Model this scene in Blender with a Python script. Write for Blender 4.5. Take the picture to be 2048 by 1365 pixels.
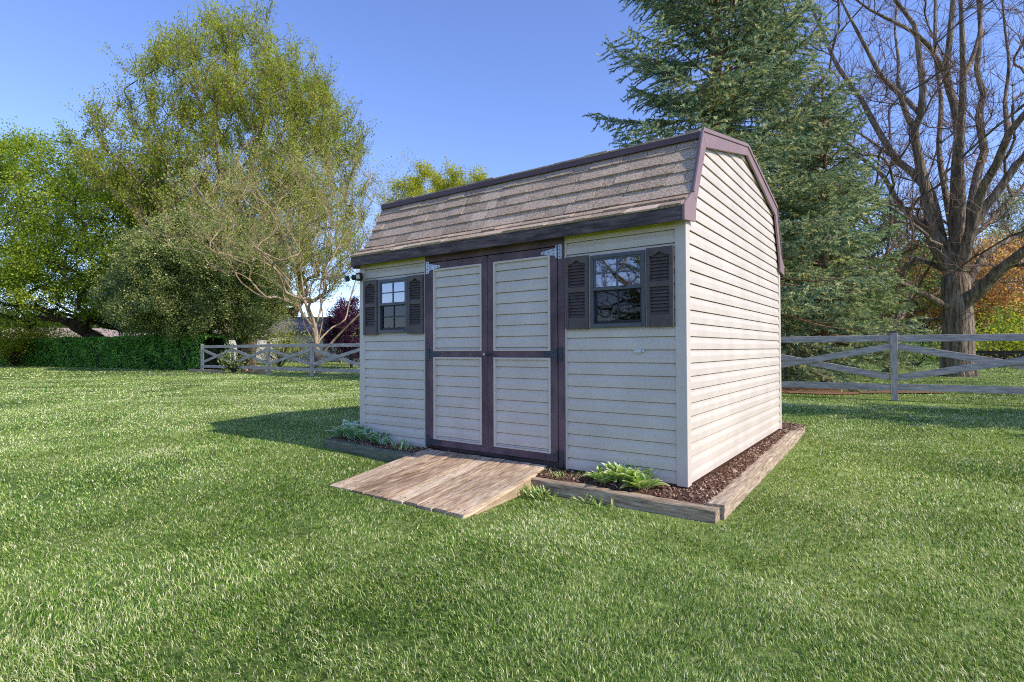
import bpy, math, random
import numpy as np
from mathutils import Matrix, Vector, noise as mnoise

# ------------------------------------------------------------------ scene, camera, light
for o in list(bpy.data.objects): bpy.data.objects.remove(o)
S = bpy.context.scene
COL = S.collection
rng = np.random.default_rng(7)
random.seed(7)

CAM = np.array([1.36734766, -4.11192105, 1.16131745])
CR = np.array([0.81067806, 0.5854753, -0.00444515])
CU = np.array([0.01203655, -0.00907487, 0.99988638])
CF = np.array([-0.58536843, 0.81063945, 0.0144039])
FPX = 1102.8205
cd = bpy.data.cameras.new('camera'); cam = bpy.data.objects.new('camera', cd); COL.objects.link(cam)
m = Matrix.Identity(4)
for r in range(3):
    m[r][0] = CR[r]; m[r][1] = CU[r]; m[r][2] = -CF[r]; m[r][3] = CAM[r]
cam.matrix_world = m
cd.sensor_width = 36; cd.lens = FPX / 2048 * 36; cd.clip_start = .05; cd.clip_end = 2000
S.camera = cam

SUN_EL, SUN_AZ = 38.0, 85.0      # azimuth measured from +Y towards +X
sd = Vector((math.sin(math.radians(SUN_AZ)) * math.cos(math.radians(SUN_EL)),
             math.cos(math.radians(SUN_AZ)) * math.cos(math.radians(SUN_EL)), math.sin(math.radians(SUN_EL))))
sl = bpy.data.lights.new('sun', 'SUN'); sl.energy = 2.2; sl.angle = math.radians(.5); sl.color = (1, .90, .76)
so = bpy.data.objects.new('sun', sl); COL.objects.link(so); so.rotation_euler = sd.to_track_quat('Z', 'Y').to_euler()
so.location = sd * 60
W = bpy.data.worlds.new('World'); S.world = W; W.use_nodes = True
wn = W.node_tree; wn.nodes.clear()
sk = wn.nodes.new('ShaderNodeTexSky'); sk.sky_type = 'NISHITA'; sk.sun_disc = False
sk.sun_elevation = math.radians(SUN_EL); sk.sun_rotation = math.radians(SUN_AZ)
sk.altitude = 0; sk.air_density = 1.0; sk.dust_density = .3; sk.ozone_density = 4.0
bg = wn.nodes.new('ShaderNodeBackground'); bg.inputs['Strength'].default_value = .15
wo = wn.nodes.new('ShaderNodeOutputWorld')
tint = wn.nodes.new('ShaderNodeVectorMath'); tint.operation = 'MULTIPLY'; tint.inputs[1].default_value = (.67, .65, .83)   # a deep clear spring sky
wn.links.new(sk.outputs[0], tint.inputs[0]); wn.links.new(tint.outputs[0], bg.inputs[0]); wn.links.new(bg.outputs[0], wo.inputs[0])
S.view_settings.view_transform = 'Standard'; S.view_settings.look = 'None'
S.view_settings.exposure = 1.15; S.view_settings.gamma = 1
S.render.engine = 'CYCLES'
S.cycles.max_bounces = 6; S.cycles.diffuse_bounces = 3; S.cycles.transparent_max_bounces = 8; S.cycles.glossy_bounces = 3
S.cycles.use_denoising = False
S.cycles.pixel_filter_type = 'BLACKMAN_HARRIS'; S.cycles.filter_width = 1.1

def pt(u, v, dist):
    """a point seen at full-photo pixel (u, v), dist metres (horizontally) from the camera position"""
    d = CF + CR * (u - 1024) / FPX - CU * (v - 682.5) / FPX
    d = d / math.hypot(d[0], d[1])
    return CAM + d * dist
def pty(u, v, y):
    d = CF + CR * (u - 1024) / FPX - CU * (v - 682.5) / FPX
    return CAM + d * (y - CAM[1]) / d[1]

# ------------------------------------------------------------------ materials
MATS = {}
def mat(name, c1, c2=None, c3=None, scale=8, detail=6, stretch=(1, 1, 1), rough=.6, spec=.3, bump=0, bscale=None,
        bdist=.01, metal=0, transl=0, tcol=None, rnd=0, lo=.35, hi=.65, coarse=None, alpha=None):
    """procedural material: noise between c1/c2/c3, optional per-face attribute 'rnd' and a coarse second noise"""
    if name in MATS: return MATS[name]
    M = bpy.data.materials.new(name); M.use_nodes = True; MATS[name] = M
    nt = M.node_tree; N = nt.nodes; L = nt.links; N.clear()
    out = N.new('ShaderNodeOutputMaterial'); bs = N.new('ShaderNodeBsdfPrincipled')
    bs.inputs['Roughness'].default_value = rough; bs.inputs['Specular IOR Level'].default_value = spec
    bs.inputs['Metallic'].default_value = metal
    tc = N.new('ShaderNodeTexCoord'); mp = N.new('ShaderNodeMapping'); mp.inputs['Scale'].default_value = stretch
    L.new(tc.outputs['Object'], mp.inputs[0])
    col = None
    if c2 is None:
        rgb = N.new('ShaderNodeRGB'); rgb.outputs[0].default_value = (*c1, 1); col = rgb.outputs[0]
    else:
        nz = N.new('ShaderNodeTexNoise'); nz.inputs['Scale'].default_value = scale; nz.inputs['Detail'].default_value = detail
        nz.inputs['Roughness'].default_value = .62
        L.new(mp.outputs[0], nz.inputs['Vector'])
        fac = nz.outputs[0]
        if rnd:
            at = N.new('ShaderNodeAttribute'); at.attribute_name = 'rnd'
            sb = N.new('ShaderNodeMath'); sb.operation = 'SUBTRACT'; L.new(at.outputs['Fac'], sb.inputs[0]); sb.inputs[1].default_value = .5
            ma = N.new('ShaderNodeMath'); ma.operation = 'MULTIPLY_ADD'; L.new(sb.outputs[0], ma.inputs[0]); ma.inputs[1].default_value = rnd
            L.new(fac, ma.inputs[2]); fac = ma.outputs[0]
        cr = N.new('ShaderNodeValToRGB'); L.new(fac, cr.inputs[0])
        e = cr.color_ramp.elements; e[0].position = lo; e[0].color = (*c1, 1); e[1].position = hi; e[1].color = (*(c3 or c2), 1)
        if c3: n = e.new((lo + hi) / 2); n.color = (*c2, 1)
        col = cr.outputs[0]
    if coarse:   # (scale, dark multiplier, light multiplier)
        n2 = N.new('ShaderNodeTexNoise'); n2.inputs['Scale'].default_value = coarse[0]; n2.inputs['Detail'].default_value = 3
        L.new(tc.outputs['Object'], n2.inputs['Vector'])
        mr = N.new('ShaderNodeMapRange'); L.new(n2.outputs[0], mr.inputs[0]); mr.inputs[1].default_value = .35; mr.inputs[2].default_value = .65
        mr.inputs[3].default_value = coarse[1]; mr.inputs[4].default_value = coarse[2]
        mx = N.new('ShaderNodeVectorMath'); mx.operation = 'SCALE'; L.new(col, mx.inputs[0]); L.new(mr.outputs[0], mx.inputs['Scale'])
        col = mx.outputs[0]
    L.new(col, bs.inputs['Base Color'])
    if bump:
        nb = N.new('ShaderNodeTexNoise'); nb.inputs['Scale'].default_value = bscale or scale * 3; nb.inputs['Detail'].default_value = 6
        L.new(mp.outputs[0], nb.inputs['Vector'])
        bp = N.new('ShaderNodeBump'); bp.inputs['Strength'].default_value = bump; bp.inputs['Distance'].default_value = bdist
        L.new(nb.outputs[0], bp.inputs['Height']); L.new(bp.outputs[0], bs.inputs['Normal'])
    sh = bs.outputs[0]
    if transl:
        tr = N.new('ShaderNodeBsdfTranslucent'); mix = N.new('ShaderNodeMixShader'); mix.inputs[0].default_value = transl
        if tcol:
            vm = N.new('ShaderNodeVectorMath'); vm.operation = 'MULTIPLY'; L.new(col, vm.inputs[0]); vm.inputs[1].default_value = tcol
            L.new(vm.outputs[0], tr.inputs[0])
        else: L.new(col, tr.inputs[0])
        L.new(sh, mix.inputs[1]); L.new(tr.outputs[0], mix.inputs[2]); sh = mix.outputs[0]
    L.new(sh, out.inputs[0])
    return M

def glass_mat(name, refl, tint=(1, 1, 1)):
    M = bpy.data.materials.new(name); M.use_nodes = True; nt = M.node_tree; N = nt.nodes; L = nt.links; N.clear()
    out = N.new('ShaderNodeOutputMaterial'); g = N.new('ShaderNodeBsdfGlossy'); g.inputs['Roughness'].default_value = .02
    g.inputs[0].default_value = (*tint, 1)
    t = N.new('ShaderNodeBsdfTransparent'); t.inputs[0].default_value = (.5, .55, .57, 1)
    fr = N.new('ShaderNodeFresnel'); fr.inputs[0].default_value = 1.5
    ad = N.new('ShaderNodeMath'); ad.operation = 'ADD'; L.new(fr.outputs[0], ad.inputs[0]); ad.inputs[1].default_value = refl
    mx = N.new('ShaderNodeMixShader'); L.new(ad.outputs[0], mx.inputs[0]); L.new(t.outputs[0], mx.inputs[1]); L.new(g.outputs[0], mx.inputs[2])
    tc = N.new('ShaderNodeTexCoord'); nz = N.new('ShaderNodeTexNoise'); nz.inputs['Scale'].default_value = 3
    bp = N.new('ShaderNodeBump'); bp.inputs['Strength'].default_value = .05; L.new(tc.outputs['Object'], nz.inputs['Vector'])
    L.new(nz.outputs[0], bp.inputs['Height']); L.new(bp.outputs[0], g.inputs['Normal'])
    L.new(mx.outputs[0], out.inputs[0]); return M

# ------------------------------------------------------------------ mesh helpers
def np_mesh(name, verts, quads=None, tris=None, rq=None, rt=None, smooth=False):
    me = bpy.data.meshes.new(name)
    verts = np.asarray(verts, np.float32).reshape(-1, 3)
    q = np.zeros((0, 4), np.int32) if quads is None or len(quads) == 0 else np.asarray(quads, np.int32)
    t = np.zeros((0, 3), np.int32) if tris is None or len(tris) == 0 else np.asarray(tris, np.int32)
    me.vertices.add(len(verts)); me.vertices.foreach_set('co', verts.ravel())
    li = np.concatenate([q.ravel(), t.ravel()]); me.loops.add(len(li)); me.loops.foreach_set('vertex_index', li)
    me.polygons.add(len(q) + len(t))
    ls = np.concatenate([np.arange(len(q)) * 4, len(q) * 4 + np.arange(len(t)) * 3]).astype(np.int32)
    me.polygons.foreach_set('loop_start', ls)
    if smooth: me.polygons.foreach_set('use_smooth', np.ones(len(ls), bool))
    me.update(calc_edges=True)
    if rq is not None or rt is not None:
        a = me.attributes.new('rnd', 'FLOAT', 'FACE')
        v = np.concatenate([np.zeros(0) if rq is None else rq, np.zeros(0) if rt is None else rt]).astype(np.float32)
        a.data.foreach_set('value', v)
    return me

def link(name, me, m=None, parent=None, loc=None):
    o = bpy.data.objects.new(name, me); COL.objects.link(o)
    if m is not None and me is not None:
        for x in (m if isinstance(m, (list, tuple)) else [m]): me.materials.append(x)
    if parent is not None: o.parent = parent
    if loc is not None: o.location = loc
    return o

def tag(o, label=None, cat=None, group=None, kind=None):
    if label: o['label'] = label
    if cat: o['category'] = cat
    if group: o['group'] = group
    if kind: o['kind'] = kind
    return o
def thing(name, label, cat, group=None, loc=(0, 0, 0)):
    # an Empty at the thing's base; parts keep their own coordinates relative to it
    o = bpy.data.objects.new(name, None); COL.objects.link(o); o.empty_display_size = .1; o.location = loc
    return tag(o, label, cat, group)

class MB:
    """collects boxes, prisms and free faces into ONE mesh"""
    def __init__(s): s.v = []; s.f = []; s.r = []
    def quadface(s, pts, r=.5):
        b = len(s.v); s.v += [tuple(p) for p in pts]; s.f.append(tuple(range(b, b + len(pts)))); s.r.append(r)
    def hexa(s, p, r=.5):
        b = len(s.v); s.v += [tuple(x) for x in p]
        for f in ((0, 3, 2, 1), (4, 5, 6, 7), (0, 1, 5, 4), (1, 2, 6, 5), (2, 3, 7, 6), (3, 0, 4, 7)):
            s.f.append(tuple(b + i for i in f)); s.r.append(r)
    def box(s, x0, x1, y0, y1, z0, z1, r=.5):
        s.hexa([(x0, y0, z0), (x1, y0, z0), (x1, y1, z0), (x0, y1, z0), (x0, y0, z1), (x1, y0, z1), (x1, y1, z1), (x0, y1, z1)], r)
    def bar(s, a, b, w, h, up=(0, 0, 1), r=.5):
        a = Vector(a); b = Vector(b); d = (b - a).normalized(); sx = d.cross(Vector(up)).normalized(); u = sx.cross(d).normalized()
        P = []
        for c in (a, b):
            P.append([c - sx * w / 2 - u * h / 2, c + sx * w / 2 - u * h / 2, c + sx * w / 2 + u * h / 2, c - sx * w / 2 + u * h / 2])
        b0 = len(s.v); s.v += [tuple(x) for x in P[0] + P[1]]
        for f in ((0, 1, 2, 3), (7, 6, 5, 4), (0, 4, 5, 1), (1, 5, 6, 2), (2, 6, 7, 3), (3, 7, 4, 0)):
            s.f.append(tuple(b0 + i for i in f)); s.r.append(r)
    def prism(s, poly, axis, a, b, r=.5):
        """polygon (list of 2D) extruded along axis 'x','y' or 'z' between a and b"""
        def P(p, t):
            return {'x': (t, p[0], p[1]), 'y': (p[0], t, p[1]), 'z': (p[0], p[1], t)}[axis]
        n = len(poly); b0 = len(s.v)
        s.v += [P(p, a) for p in poly] + [P(p, b) for p in poly]
        s.f.append(tuple(b0 + i for i in range(n))); s.f.append(tuple(b0 + n + i for i in reversed(range(n)))); s.r += [r, r]
        for i in range(n):
            j = (i + 1) % n
            s.f.append((b0 + j, b0 + i, b0 + n + i, b0 + n + j)); s.r.append(r)
    def tube(s, pts, rad, sides=6, r=.5):
        pts = [Vector(p) for p in pts]; rad = rad if isinstance(rad, (list, tuple)) else [rad] * len(pts)
        b0 = len(s.v); n = len(pts); ref = Vector((.3, .2, 1)) if abs((pts[-1] - pts[0]).normalized().z) < .9 else Vector((1, .1, 0))
        for i, p in enumerate(pts):
            d = (pts[min(i + 1, n - 1)] - pts[max(i - 1, 0)]).normalized(); x = d.cross(ref).normalized(); y = d.cross(x)
            for k in range(sides):
                a = 2 * math.pi * k / sides; s.v.append(tuple(p + (x * math.cos(a) + y * math.sin(a)) * rad[i]))
        for i in range(n - 1):
            for k in range(sides):
                k2 = (k + 1) % sides
                s.f.append((b0 + i * sides + k, b0 + i * sides + k2, b0 + (i + 1) * sides + k2, b0 + (i + 1) * sides + k)); s.r.append(r)
        s.f.append(tuple(b0 + k for k in reversed(range(sides)))); s.f.append(tuple(b0 + (n - 1) * sides + k for k in range(sides))); s.r += [r, r]
    def build(s, name, m, parent=None, bevel=0, smooth=False, off=(0, 0, 0)):
        me = bpy.data.meshes.new(name)
        ox, oy, oz = off
        me.from_pydata([(x - ox, y - oy, z - oz) for x, y, z in s.v], [], s.f); me.update()
        a = me.attributes.new('rnd', 'FLOAT', 'FACE'); a.data.foreach_set('value', np.array(s.r, np.float32))
        import bmesh
        bm = bmesh.new(); bm.from_mesh(me); bmesh.ops.recalc_face_normals(bm, faces=bm.faces); bm.to_mesh(me); bm.free()
        if smooth: me.polygons.foreach_set('use_smooth', np.ones(len(me.polygons), bool))
        o = link(name, me, m, parent)
        if isinstance(m, (list, tuple)): me.polygons.foreach_set('material_index', np.array([1 if q < 0 else 0 for q in s.r], np.int32))
        if bevel:
            bv = o.modifiers.new('bevel', 'BEVEL'); bv.width = bevel; bv.segments = 2; bv.limit_method = 'ANGLE'
        return o

def hground(x, y):
    """gentle rise of the lawn to the left of the shed and small swells further off"""
    x = np.asarray(x, float); y = np.asarray(y, float)
    a = np.clip((-x - 1.0) / 2.5, 0, 1) * np.clip((y + 2.5) / 2.0, 0, 1) * np.clip((9 - y) / 4, 0, 1) * np.clip((x + 12) / 5, 0, 1)
    b = .012 * np.sin(x * 1.3 + .6) * np.cos(y * 1.1)
    return .045 * a + b * np.clip(1 - np.hypot(x + 1, y - 1) / 30, 0, 1)

# ------------------------------------------------------------------ lawn
def lawn_material():
    M = bpy.data.materials.new('lawn'); M.use_nodes = True; nt = M.node_tree; N = nt.nodes; L = nt.links
    bs = N['Principled BSDF']; bs.inputs['Roughness'].default_value = .9; bs.inputs['Specular IOR Level'].default_value = .1
    tc = N.new('ShaderNodeTexCoord')
    n1 = N.new('ShaderNodeTexNoise'); n1.inputs['Scale'].default_value = 22; n1.inputs['Detail'].default_value = 8; n1.inputs['Roughness'].default_value = .7
    n2 = N.new('ShaderNodeTexNoise'); n2.inputs['Scale'].default_value = .55; n2.inputs['Detail'].default_value = 4
    for n in (n1, n2): L.new(tc.outputs['Object'], n.inputs['Vector'])
    ad = N.new('ShaderNodeMath'); ad.operation = 'MULTIPLY_ADD'; L.new(n2.outputs[0], ad.inputs[0]); ad.inputs[1].default_value = .8; L.new(n1.outputs[0], ad.inputs[2])
    cr = N.new('ShaderNodeValToRGB'); L.new(ad.outputs[0], cr.inputs[0]); e = cr.color_ramp.elements
    e[0].position = .72; e[0].color = (.03, .065, .012, 1); e[1].position = 1.1; e[1].color = (.24, .31, .085, 1)
    L.new(cr.outputs[0], bs.inputs['Base Color'])
    bp = N.new('ShaderNodeBump'); bp.inputs['Strength'].default_value = .6; bp.inputs['Distance'].default_value = .03
    L.new(n1.outputs[0], bp.inputs['Height']); L.new(bp.outputs[0], bs.inputs['Normal'])
    return M
def make_lawn():
    g = np.concatenate([-np.geomspace(500, 15, 14), np.linspace(-14, 14, 113), np.geomspace(15, 500, 14)])
    X, Y = np.meshgrid(g, g, indexing='ij'); Z = hground(X, Y)
    n = len(g); V = np.stack([X, Y, Z], -1).reshape(-1, 3)
    i = np.arange(n - 1); I, J = np.meshgrid(i, i, indexing='ij'); a = (I * n + J).ravel()
    Q = np.stack([a, a + n, a + n + 1, a + 1], -1)
    o = link('lawn', np_mesh('lawn', V, Q, smooth=True), lawn_material())
    tag(o, kind='structure')
make_lawn()

def in_bed(x, y):
    """true where no grass grows: the edged bed with the shed, and the ramp"""
    bed = (x > -4.2) & (x < .36 - .03 * np.clip(y, 0, 5)) & (y > -.40) & (y < 4.45) & ~((x < -2.6) & (y < -.38)) 
    left = (x > -4.1) & (x < -2.5) & (y > -.36) & (y < 4.4)
    ramp = (x > -2.6) & (x < -1.14) & (y > -1.23) & (y < 0)
    return bed & ((x > -2.6) | left) | ramp
def vnoise(x, y, sc, seed=0):
    """smooth value noise, vectorised"""
    x = x * sc + seed * 17.3; y = y * sc + seed * 9.1
    xi = np.floor(x).astype(int); yi = np.floor(y).astype(int); fx = x - xi; fy = y - yi
    fx = fx * fx * (3 - 2 * fx); fy = fy * fy * (3 - 2 * fy)
    h = lambda a, b: np.modf(np.abs(np.sin(a * 127.1 + b * 311.7 + seed) * 43758.5453))[0]
    return (h(xi, yi) * (1 - fx) + h(xi + 1, yi) * fx) * (1 - fy) + (h(xi, yi + 1) * (1 - fx) + h(xi + 1, yi + 1) * fx) * fy
def make_grass():
    yaw = math.atan2(CF[0], CF[1]); P = []; Wd = []; Hs = []
    for r0, r1, dens, w, h in ((1.2, 3.0, 26000, .0026, .034), (3.0, 5.0, 13000, .0036, .034), (5.0, 9, 4400, .006, .034),
                               (9, 16, 1400, .010, .036), (16, 30, 300, .020, .042), (30, 62, 50, .045, .055)):
        half = math.radians(56); n = int(dens * half * (r1 ** 2 - r0 ** 2))
        r = np.sqrt(rng.uniform(r0 ** 2, r1 ** 2, n)); a = yaw + rng.uniform(-half, half, n)
        P.append(np.stack([CAM[0] + r * np.sin(a), CAM[1] + r * np.cos(a)], -1)); Wd.append(np.full(n, w)); Hs.append(np.full(n, h))
    P = np.concatenate(P); Wd = np.concatenate(Wd); Hs = np.concatenate(Hs)
    ok = ~in_bed(P[:, 0], P[:, 1])
    big = vnoise(P[:, 0], P[:, 1], .8, 1) * .6 + vnoise(P[:, 0], P[:, 1], 2.7, 2) * .4
    fine = vnoise(P[:, 0], P[:, 1], 9, 3)
    ok &= rng.random(len(P)) < np.clip(.25 + 1.05 * fine, .12, 1)
    P, Wd, Hs, big, fine = P[ok], Wd[ok], Hs[ok], big[ok], fine[ok]
    n = len(P); z = hground(P[:, 0], P[:, 1]) - .004
    H = Hs * .84 * (.42 + .50 * big + .42 * rng.random(n)); edge = in_bed(P[:, 0], P[:, 1] + .07) | in_bed(P[:, 0] - .07, P[:, 1]) | in_bed(P[:, 0] + .06, P[:, 1]); H = np.where(edge, H * .55, H); Wd = Wd * rng.uniform(.7, 1.35, n)
    # lean: mower stripes and cowlicks
    la = 6.283 * (vnoise(P[:, 0], P[:, 1], .9, 5) + .35 * vnoise(P[:, 0], P[:, 1], 4, 6)) + rng.normal(0, 1.15, n)
    lm = H * rng.uniform(.1, 1.1, n)
    L = np.stack([np.cos(la) * lm, np.sin(la) * lm], -1)
    ta = rng.uniform(0, 6.283, n); T = np.stack([np.cos(ta), np.sin(ta)], -1) * Wd[:, None] / 2
    V = np.zeros((n, 5, 3), np.float32)
    V[:, 0, :2] = P - T; V[:, 1, :2] = P + T; V[:, :2, 2] = z[:, None]
    V[:, 2, :2] = P + T * .8 + L * .35; V[:, 3, :2] = P - T * .8 + L * .35; V[:, 2:4, 2] = (z + H * .6)[:, None]
    V[:, 4, :2] = P + L; V[:, 4, 2] = z + H * rng.uniform(.75, 1.0, n)
    b = np.arange(n) * 5
    Q = np.stack([b, b + 1, b + 2, b + 3], -1); Tt = np.stack([b + 3, b + 2, b + 4], -1)
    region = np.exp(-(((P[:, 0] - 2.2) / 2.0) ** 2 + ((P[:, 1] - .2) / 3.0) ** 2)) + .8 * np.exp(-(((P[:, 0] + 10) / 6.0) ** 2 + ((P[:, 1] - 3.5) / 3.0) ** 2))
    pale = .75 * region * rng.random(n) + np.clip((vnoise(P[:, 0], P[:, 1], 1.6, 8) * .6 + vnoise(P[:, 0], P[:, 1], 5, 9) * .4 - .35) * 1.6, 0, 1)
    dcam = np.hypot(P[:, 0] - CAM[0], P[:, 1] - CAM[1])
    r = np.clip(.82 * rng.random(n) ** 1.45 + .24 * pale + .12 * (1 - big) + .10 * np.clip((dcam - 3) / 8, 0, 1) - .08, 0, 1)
    straw = rng.random(n) < .03 + .10 * pale; r[straw] = .92 + .2 * rng.random(straw.sum())
    o = link('grass', np_mesh('grass', V, Q, Tt, r, r), grass_mat)
    tag(o, kind='stuff'); tag(o, 'mown green lawn grass around the shed with pale and dark patches', 'grass')
    return n
def attr_ramp_mat(name, stops, transl=.35, rough=.55, spec=.25, coarse=None, noise_amt=.0, nscale=1.0, tmul=(1, 1, .5)):
    M = bpy.data.materials.new(name); M.use_nodes = True; nt = M.node_tree; N = nt.nodes; L = nt.links; N.clear()
    out = N.new('ShaderNodeOutputMaterial'); bs = N.new('ShaderNodeBsdfPrincipled'); tr = N.new('ShaderNodeBsdfTranslucent')
    bs.inputs['Roughness'].default_value = rough; bs.inputs['Specular IOR Level'].default_value = spec
    at = N.new('ShaderNodeAttribute'); at.attribute_name = 'rnd'; fac = at.outputs['Fac']
    if noise_amt:
        tc = N.new('ShaderNodeTexCoord'); nz = N.new('ShaderNodeTexNoise'); nz.inputs['Scale'].default_value = nscale; nz.inputs['Detail'].default_value = 3
        L.new(tc.outputs['Object'], nz.inputs['Vector'])
        s = N.new('ShaderNodeMath'); s.operation = 'SUBTRACT'; L.new(nz.outputs[0], s.inputs[0]); s.inputs[1].default_value = .5
        a = N.new('ShaderNodeMath'); a.operation = 'MULTIPLY_ADD'; L.new(s.outputs[0], a.inputs[0]); a.inputs[1].default_value = noise_amt
        L.new(fac, a.inputs[2]); fac = a.outputs[0]
    cr = N.new('ShaderNodeValToRGB'); L.new(fac, cr.inputs[0]); e = cr.color_ramp.elements
    e[0].position = stops[0][0]; e[0].color = (*stops[0][1], 1); e[1].position = stops[-1][0]; e[1].color = (*stops[-1][1], 1)
    for p, c in stops[1:-1]: x = e.new(p); x.color = (*c, 1)
    L.new(cr.outputs[0], bs.inputs['Base Color'])
    vm = N.new('ShaderNodeVectorMath'); vm.operation = 'MULTIPLY'; L.new(cr.outputs[0], vm.inputs[0]); vm.inputs[1].default_value = tmul
    L.new(vm.outputs[0], tr.inputs[0])
    mx = N.new('ShaderNodeMixShader'); mx.inputs[0].default_value = transl
    L.new(bs.outputs[0], mx.inputs[1]); L.new(tr.outputs[0], mx.inputs[2]); L.new(mx.outputs[0], out.inputs[0])
    return M
grass_mat = attr_ramp_mat('grass_blade', [(0, (.03, .09, .01)), (.3, (.12, .26, .025)), (.55, (.32, .46, .08)), (.8, (.68, .72, .30)), (1, (.92, .86, .60))],
                          transl=.22, rough=.5, spec=.3, tmul=(1.15, 1.1, .4))
make_grass()

# ------------------------------------------------------------------ shed
SW, SD, ZB, EX, Z0 = 3.72, 3.648, .13, .1016, 2.0666
m_vinyl = mat('vinyl_siding', (.61, .54, .455), (.655, .585, .50), scale=3, rough=.42, spec=.4, coarse=(1.5, .95, 1.03), bump=.03, bscale=30)
m_vtrim = mat('vinyl_trim', (.60, .53, .45), (.65, .58, .50), scale=3, rough=.42, spec=.4)
m_brown = mat('brown_paint', (.085, .052, .062), (.13, .080, .095), (.18, .11, .125), scale=5, stretch=(1, 1, .6), rough=.55, bump=.1, bscale=40, bdist=.004)
m_rake = mat('rake_aluminum', (.25, .165, .165), (.29, .195, .19), scale=4, rough=.5, spec=.4, bump=.03, bscale=20)
m_fascia = mat('fascia_wood', (.045, .033, .034), (.10, .075, .072), (.17, .13, .115), scale=7, stretch=(.6, 3, 5), rough=.75, bump=.4, bscale=30, bdist=.004)
m_shut = mat('shutter_plastic', (.095, .075, .070), (.125, .10, .092), scale=12, rough=.5, bump=.05, bscale=120)
m_wframe = mat('window_frame', (.075, .085, .095), (.10, .11, .12), scale=6, rough=.4, spec=.4)
m_galv = mat('galvanised_steel', (.30, .33, .36), (.48, .50, .52), scale=30, rough=.38, metal=.75)
m_hdark = mat('dark_steel', (.045, .055, .075), (.09, .10, .125), scale=30, rough=.45, metal=.5)
m_black = mat('black_plastic', (.018, .02, .024), (.03, .032, .036), scale=10, rough=.4)
m_inner = mat('bare_plywood', (.16, .11, .07), (.24, .17, .11), scale=3, stretch=(1, 1, 6), rough=.8)
m_fringe = mat('light_fringe_trim', (.42, .43, .07), (.55, .56, .16), scale=6, rough=.6)  # yellow-green reflection and lens fringe put into the strip's colour
m_shing = mat('asphalt_shingle', (.16, .115, .08), (.46, .355, .26), (.78, .62, .47), scale=75, detail=4, rough=.92, spec=.15, bump=.5, bscale=220, bdist=.003, rnd=.20, lo=.26, hi=.76)
m_lens = mat('lamp_lens', (.55, .52, .35), (.8, .78, .6), scale=60, rough=.15, spec=.6)
m_white = mat('white_plastic', (.62, .63, .62), (.75, .75, .73), scale=20, rough=.4)
m_nail = mat('nail_head', (.7, .7, .7), rough=.3, metal=.8)
m_pane_hi = glass_mat('glass_upper', .30, (.92, .95, 1))
m_pane_lo = glass_mat('glass_lower', .01, (.9, .95, 1))

shed = thing('garden_shed', 'beige vinyl sided garden shed with gambrel shingle roof and purple brown double doors', 'shed')

# profile of one dutch-lap course: (height fraction, outward offset)
PROF = [(0, .013), (.48, .0125), (.78, .0035), (.93, .002), (.9301, -.009), (1.0, -.009)]
def siding(b, ax, u0, u1, z0, z1, base, sgn, phase=Z0, lims=None, ex=EX):
    """lapped courses on a plane. ax 'x': wall runs along x at y=base, outward is sgn*y; ax 'y': runs along y at x=base."""
    k0 = math.floor((z0 - phase) / ex) - 1; k1 = math.ceil((z1 - phase) / ex) + 1
    brk = sorted({z for z in ([] if lims is None else [q[0] for q in lims]) if z0 < z < z1})
    def ext(z):
        if lims is None: return u0, u1
        for (za, a0, a1), (zb, b0, b1) in zip(lims[:-1], lims[1:]):
            if za <= z <= zb:
                t = (z - za) / (zb - za) if zb > za else 0; return a0 + (b0 - a0) * t, a1 + (b1 - a1) * t
        return lims[-1][1], lims[-1][2]
    def P(u, z, o): return (u, base + sgn * o, z) if ax == 'x' else (base + sgn * o, u, z)
    for k in range(k0, k1):
        zs = phase + k * ex; ze = zs + ex
        lv = [(zs + f * ex, o) for f, o in PROF]
        pts = [(z, o) for z, o in lv if z0 <= z <= z1]
        def off(z):
            for (za, oa), (zb, ob) in zip(lv[:-1], lv[1:]):
                if za <= z <= zb: return oa + (ob - oa) * (z - za) / (zb - za)
            return 0
        for z in [z0, z1] + brk:
            if zs < z < ze: pts.append((z, off(z)))
        pts = sorted(set(pts))
        if len(pts) < 2: continue
        if zs >= z0:   # butt underside
            a, c = ext(zs); b.quadface([P(a, zs, 0), P(c, zs, 0), P(c, zs, pts[0][1]), P(a, zs, pts[0][1])])
        for (za, oa), (zb, ob) in zip(pts[:-1], pts[1:]):
            a0, a1 = ext(za); c0, c1 = ext(zb)
            b.quadface([P(a0, za, oa), P(a1, za, oa), P(c1, zb, ob), P(c0, zb, ob)])

# gambrel outline, y against z, at the gable
KICK = (.075, 2.335); EAVE = (-.13, 2.205); BRK = (.37, 2.885); APEX = (SD / 2, 3.205)
WINS = [(-3.405, -2.948, 1.342, 1.930), (-.778, -.300, 1.331, 1.930)]
DX0, DX1, DZ0, DZ1 = -2.69, -1.028, .17, 2.125
CP = .068
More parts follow.
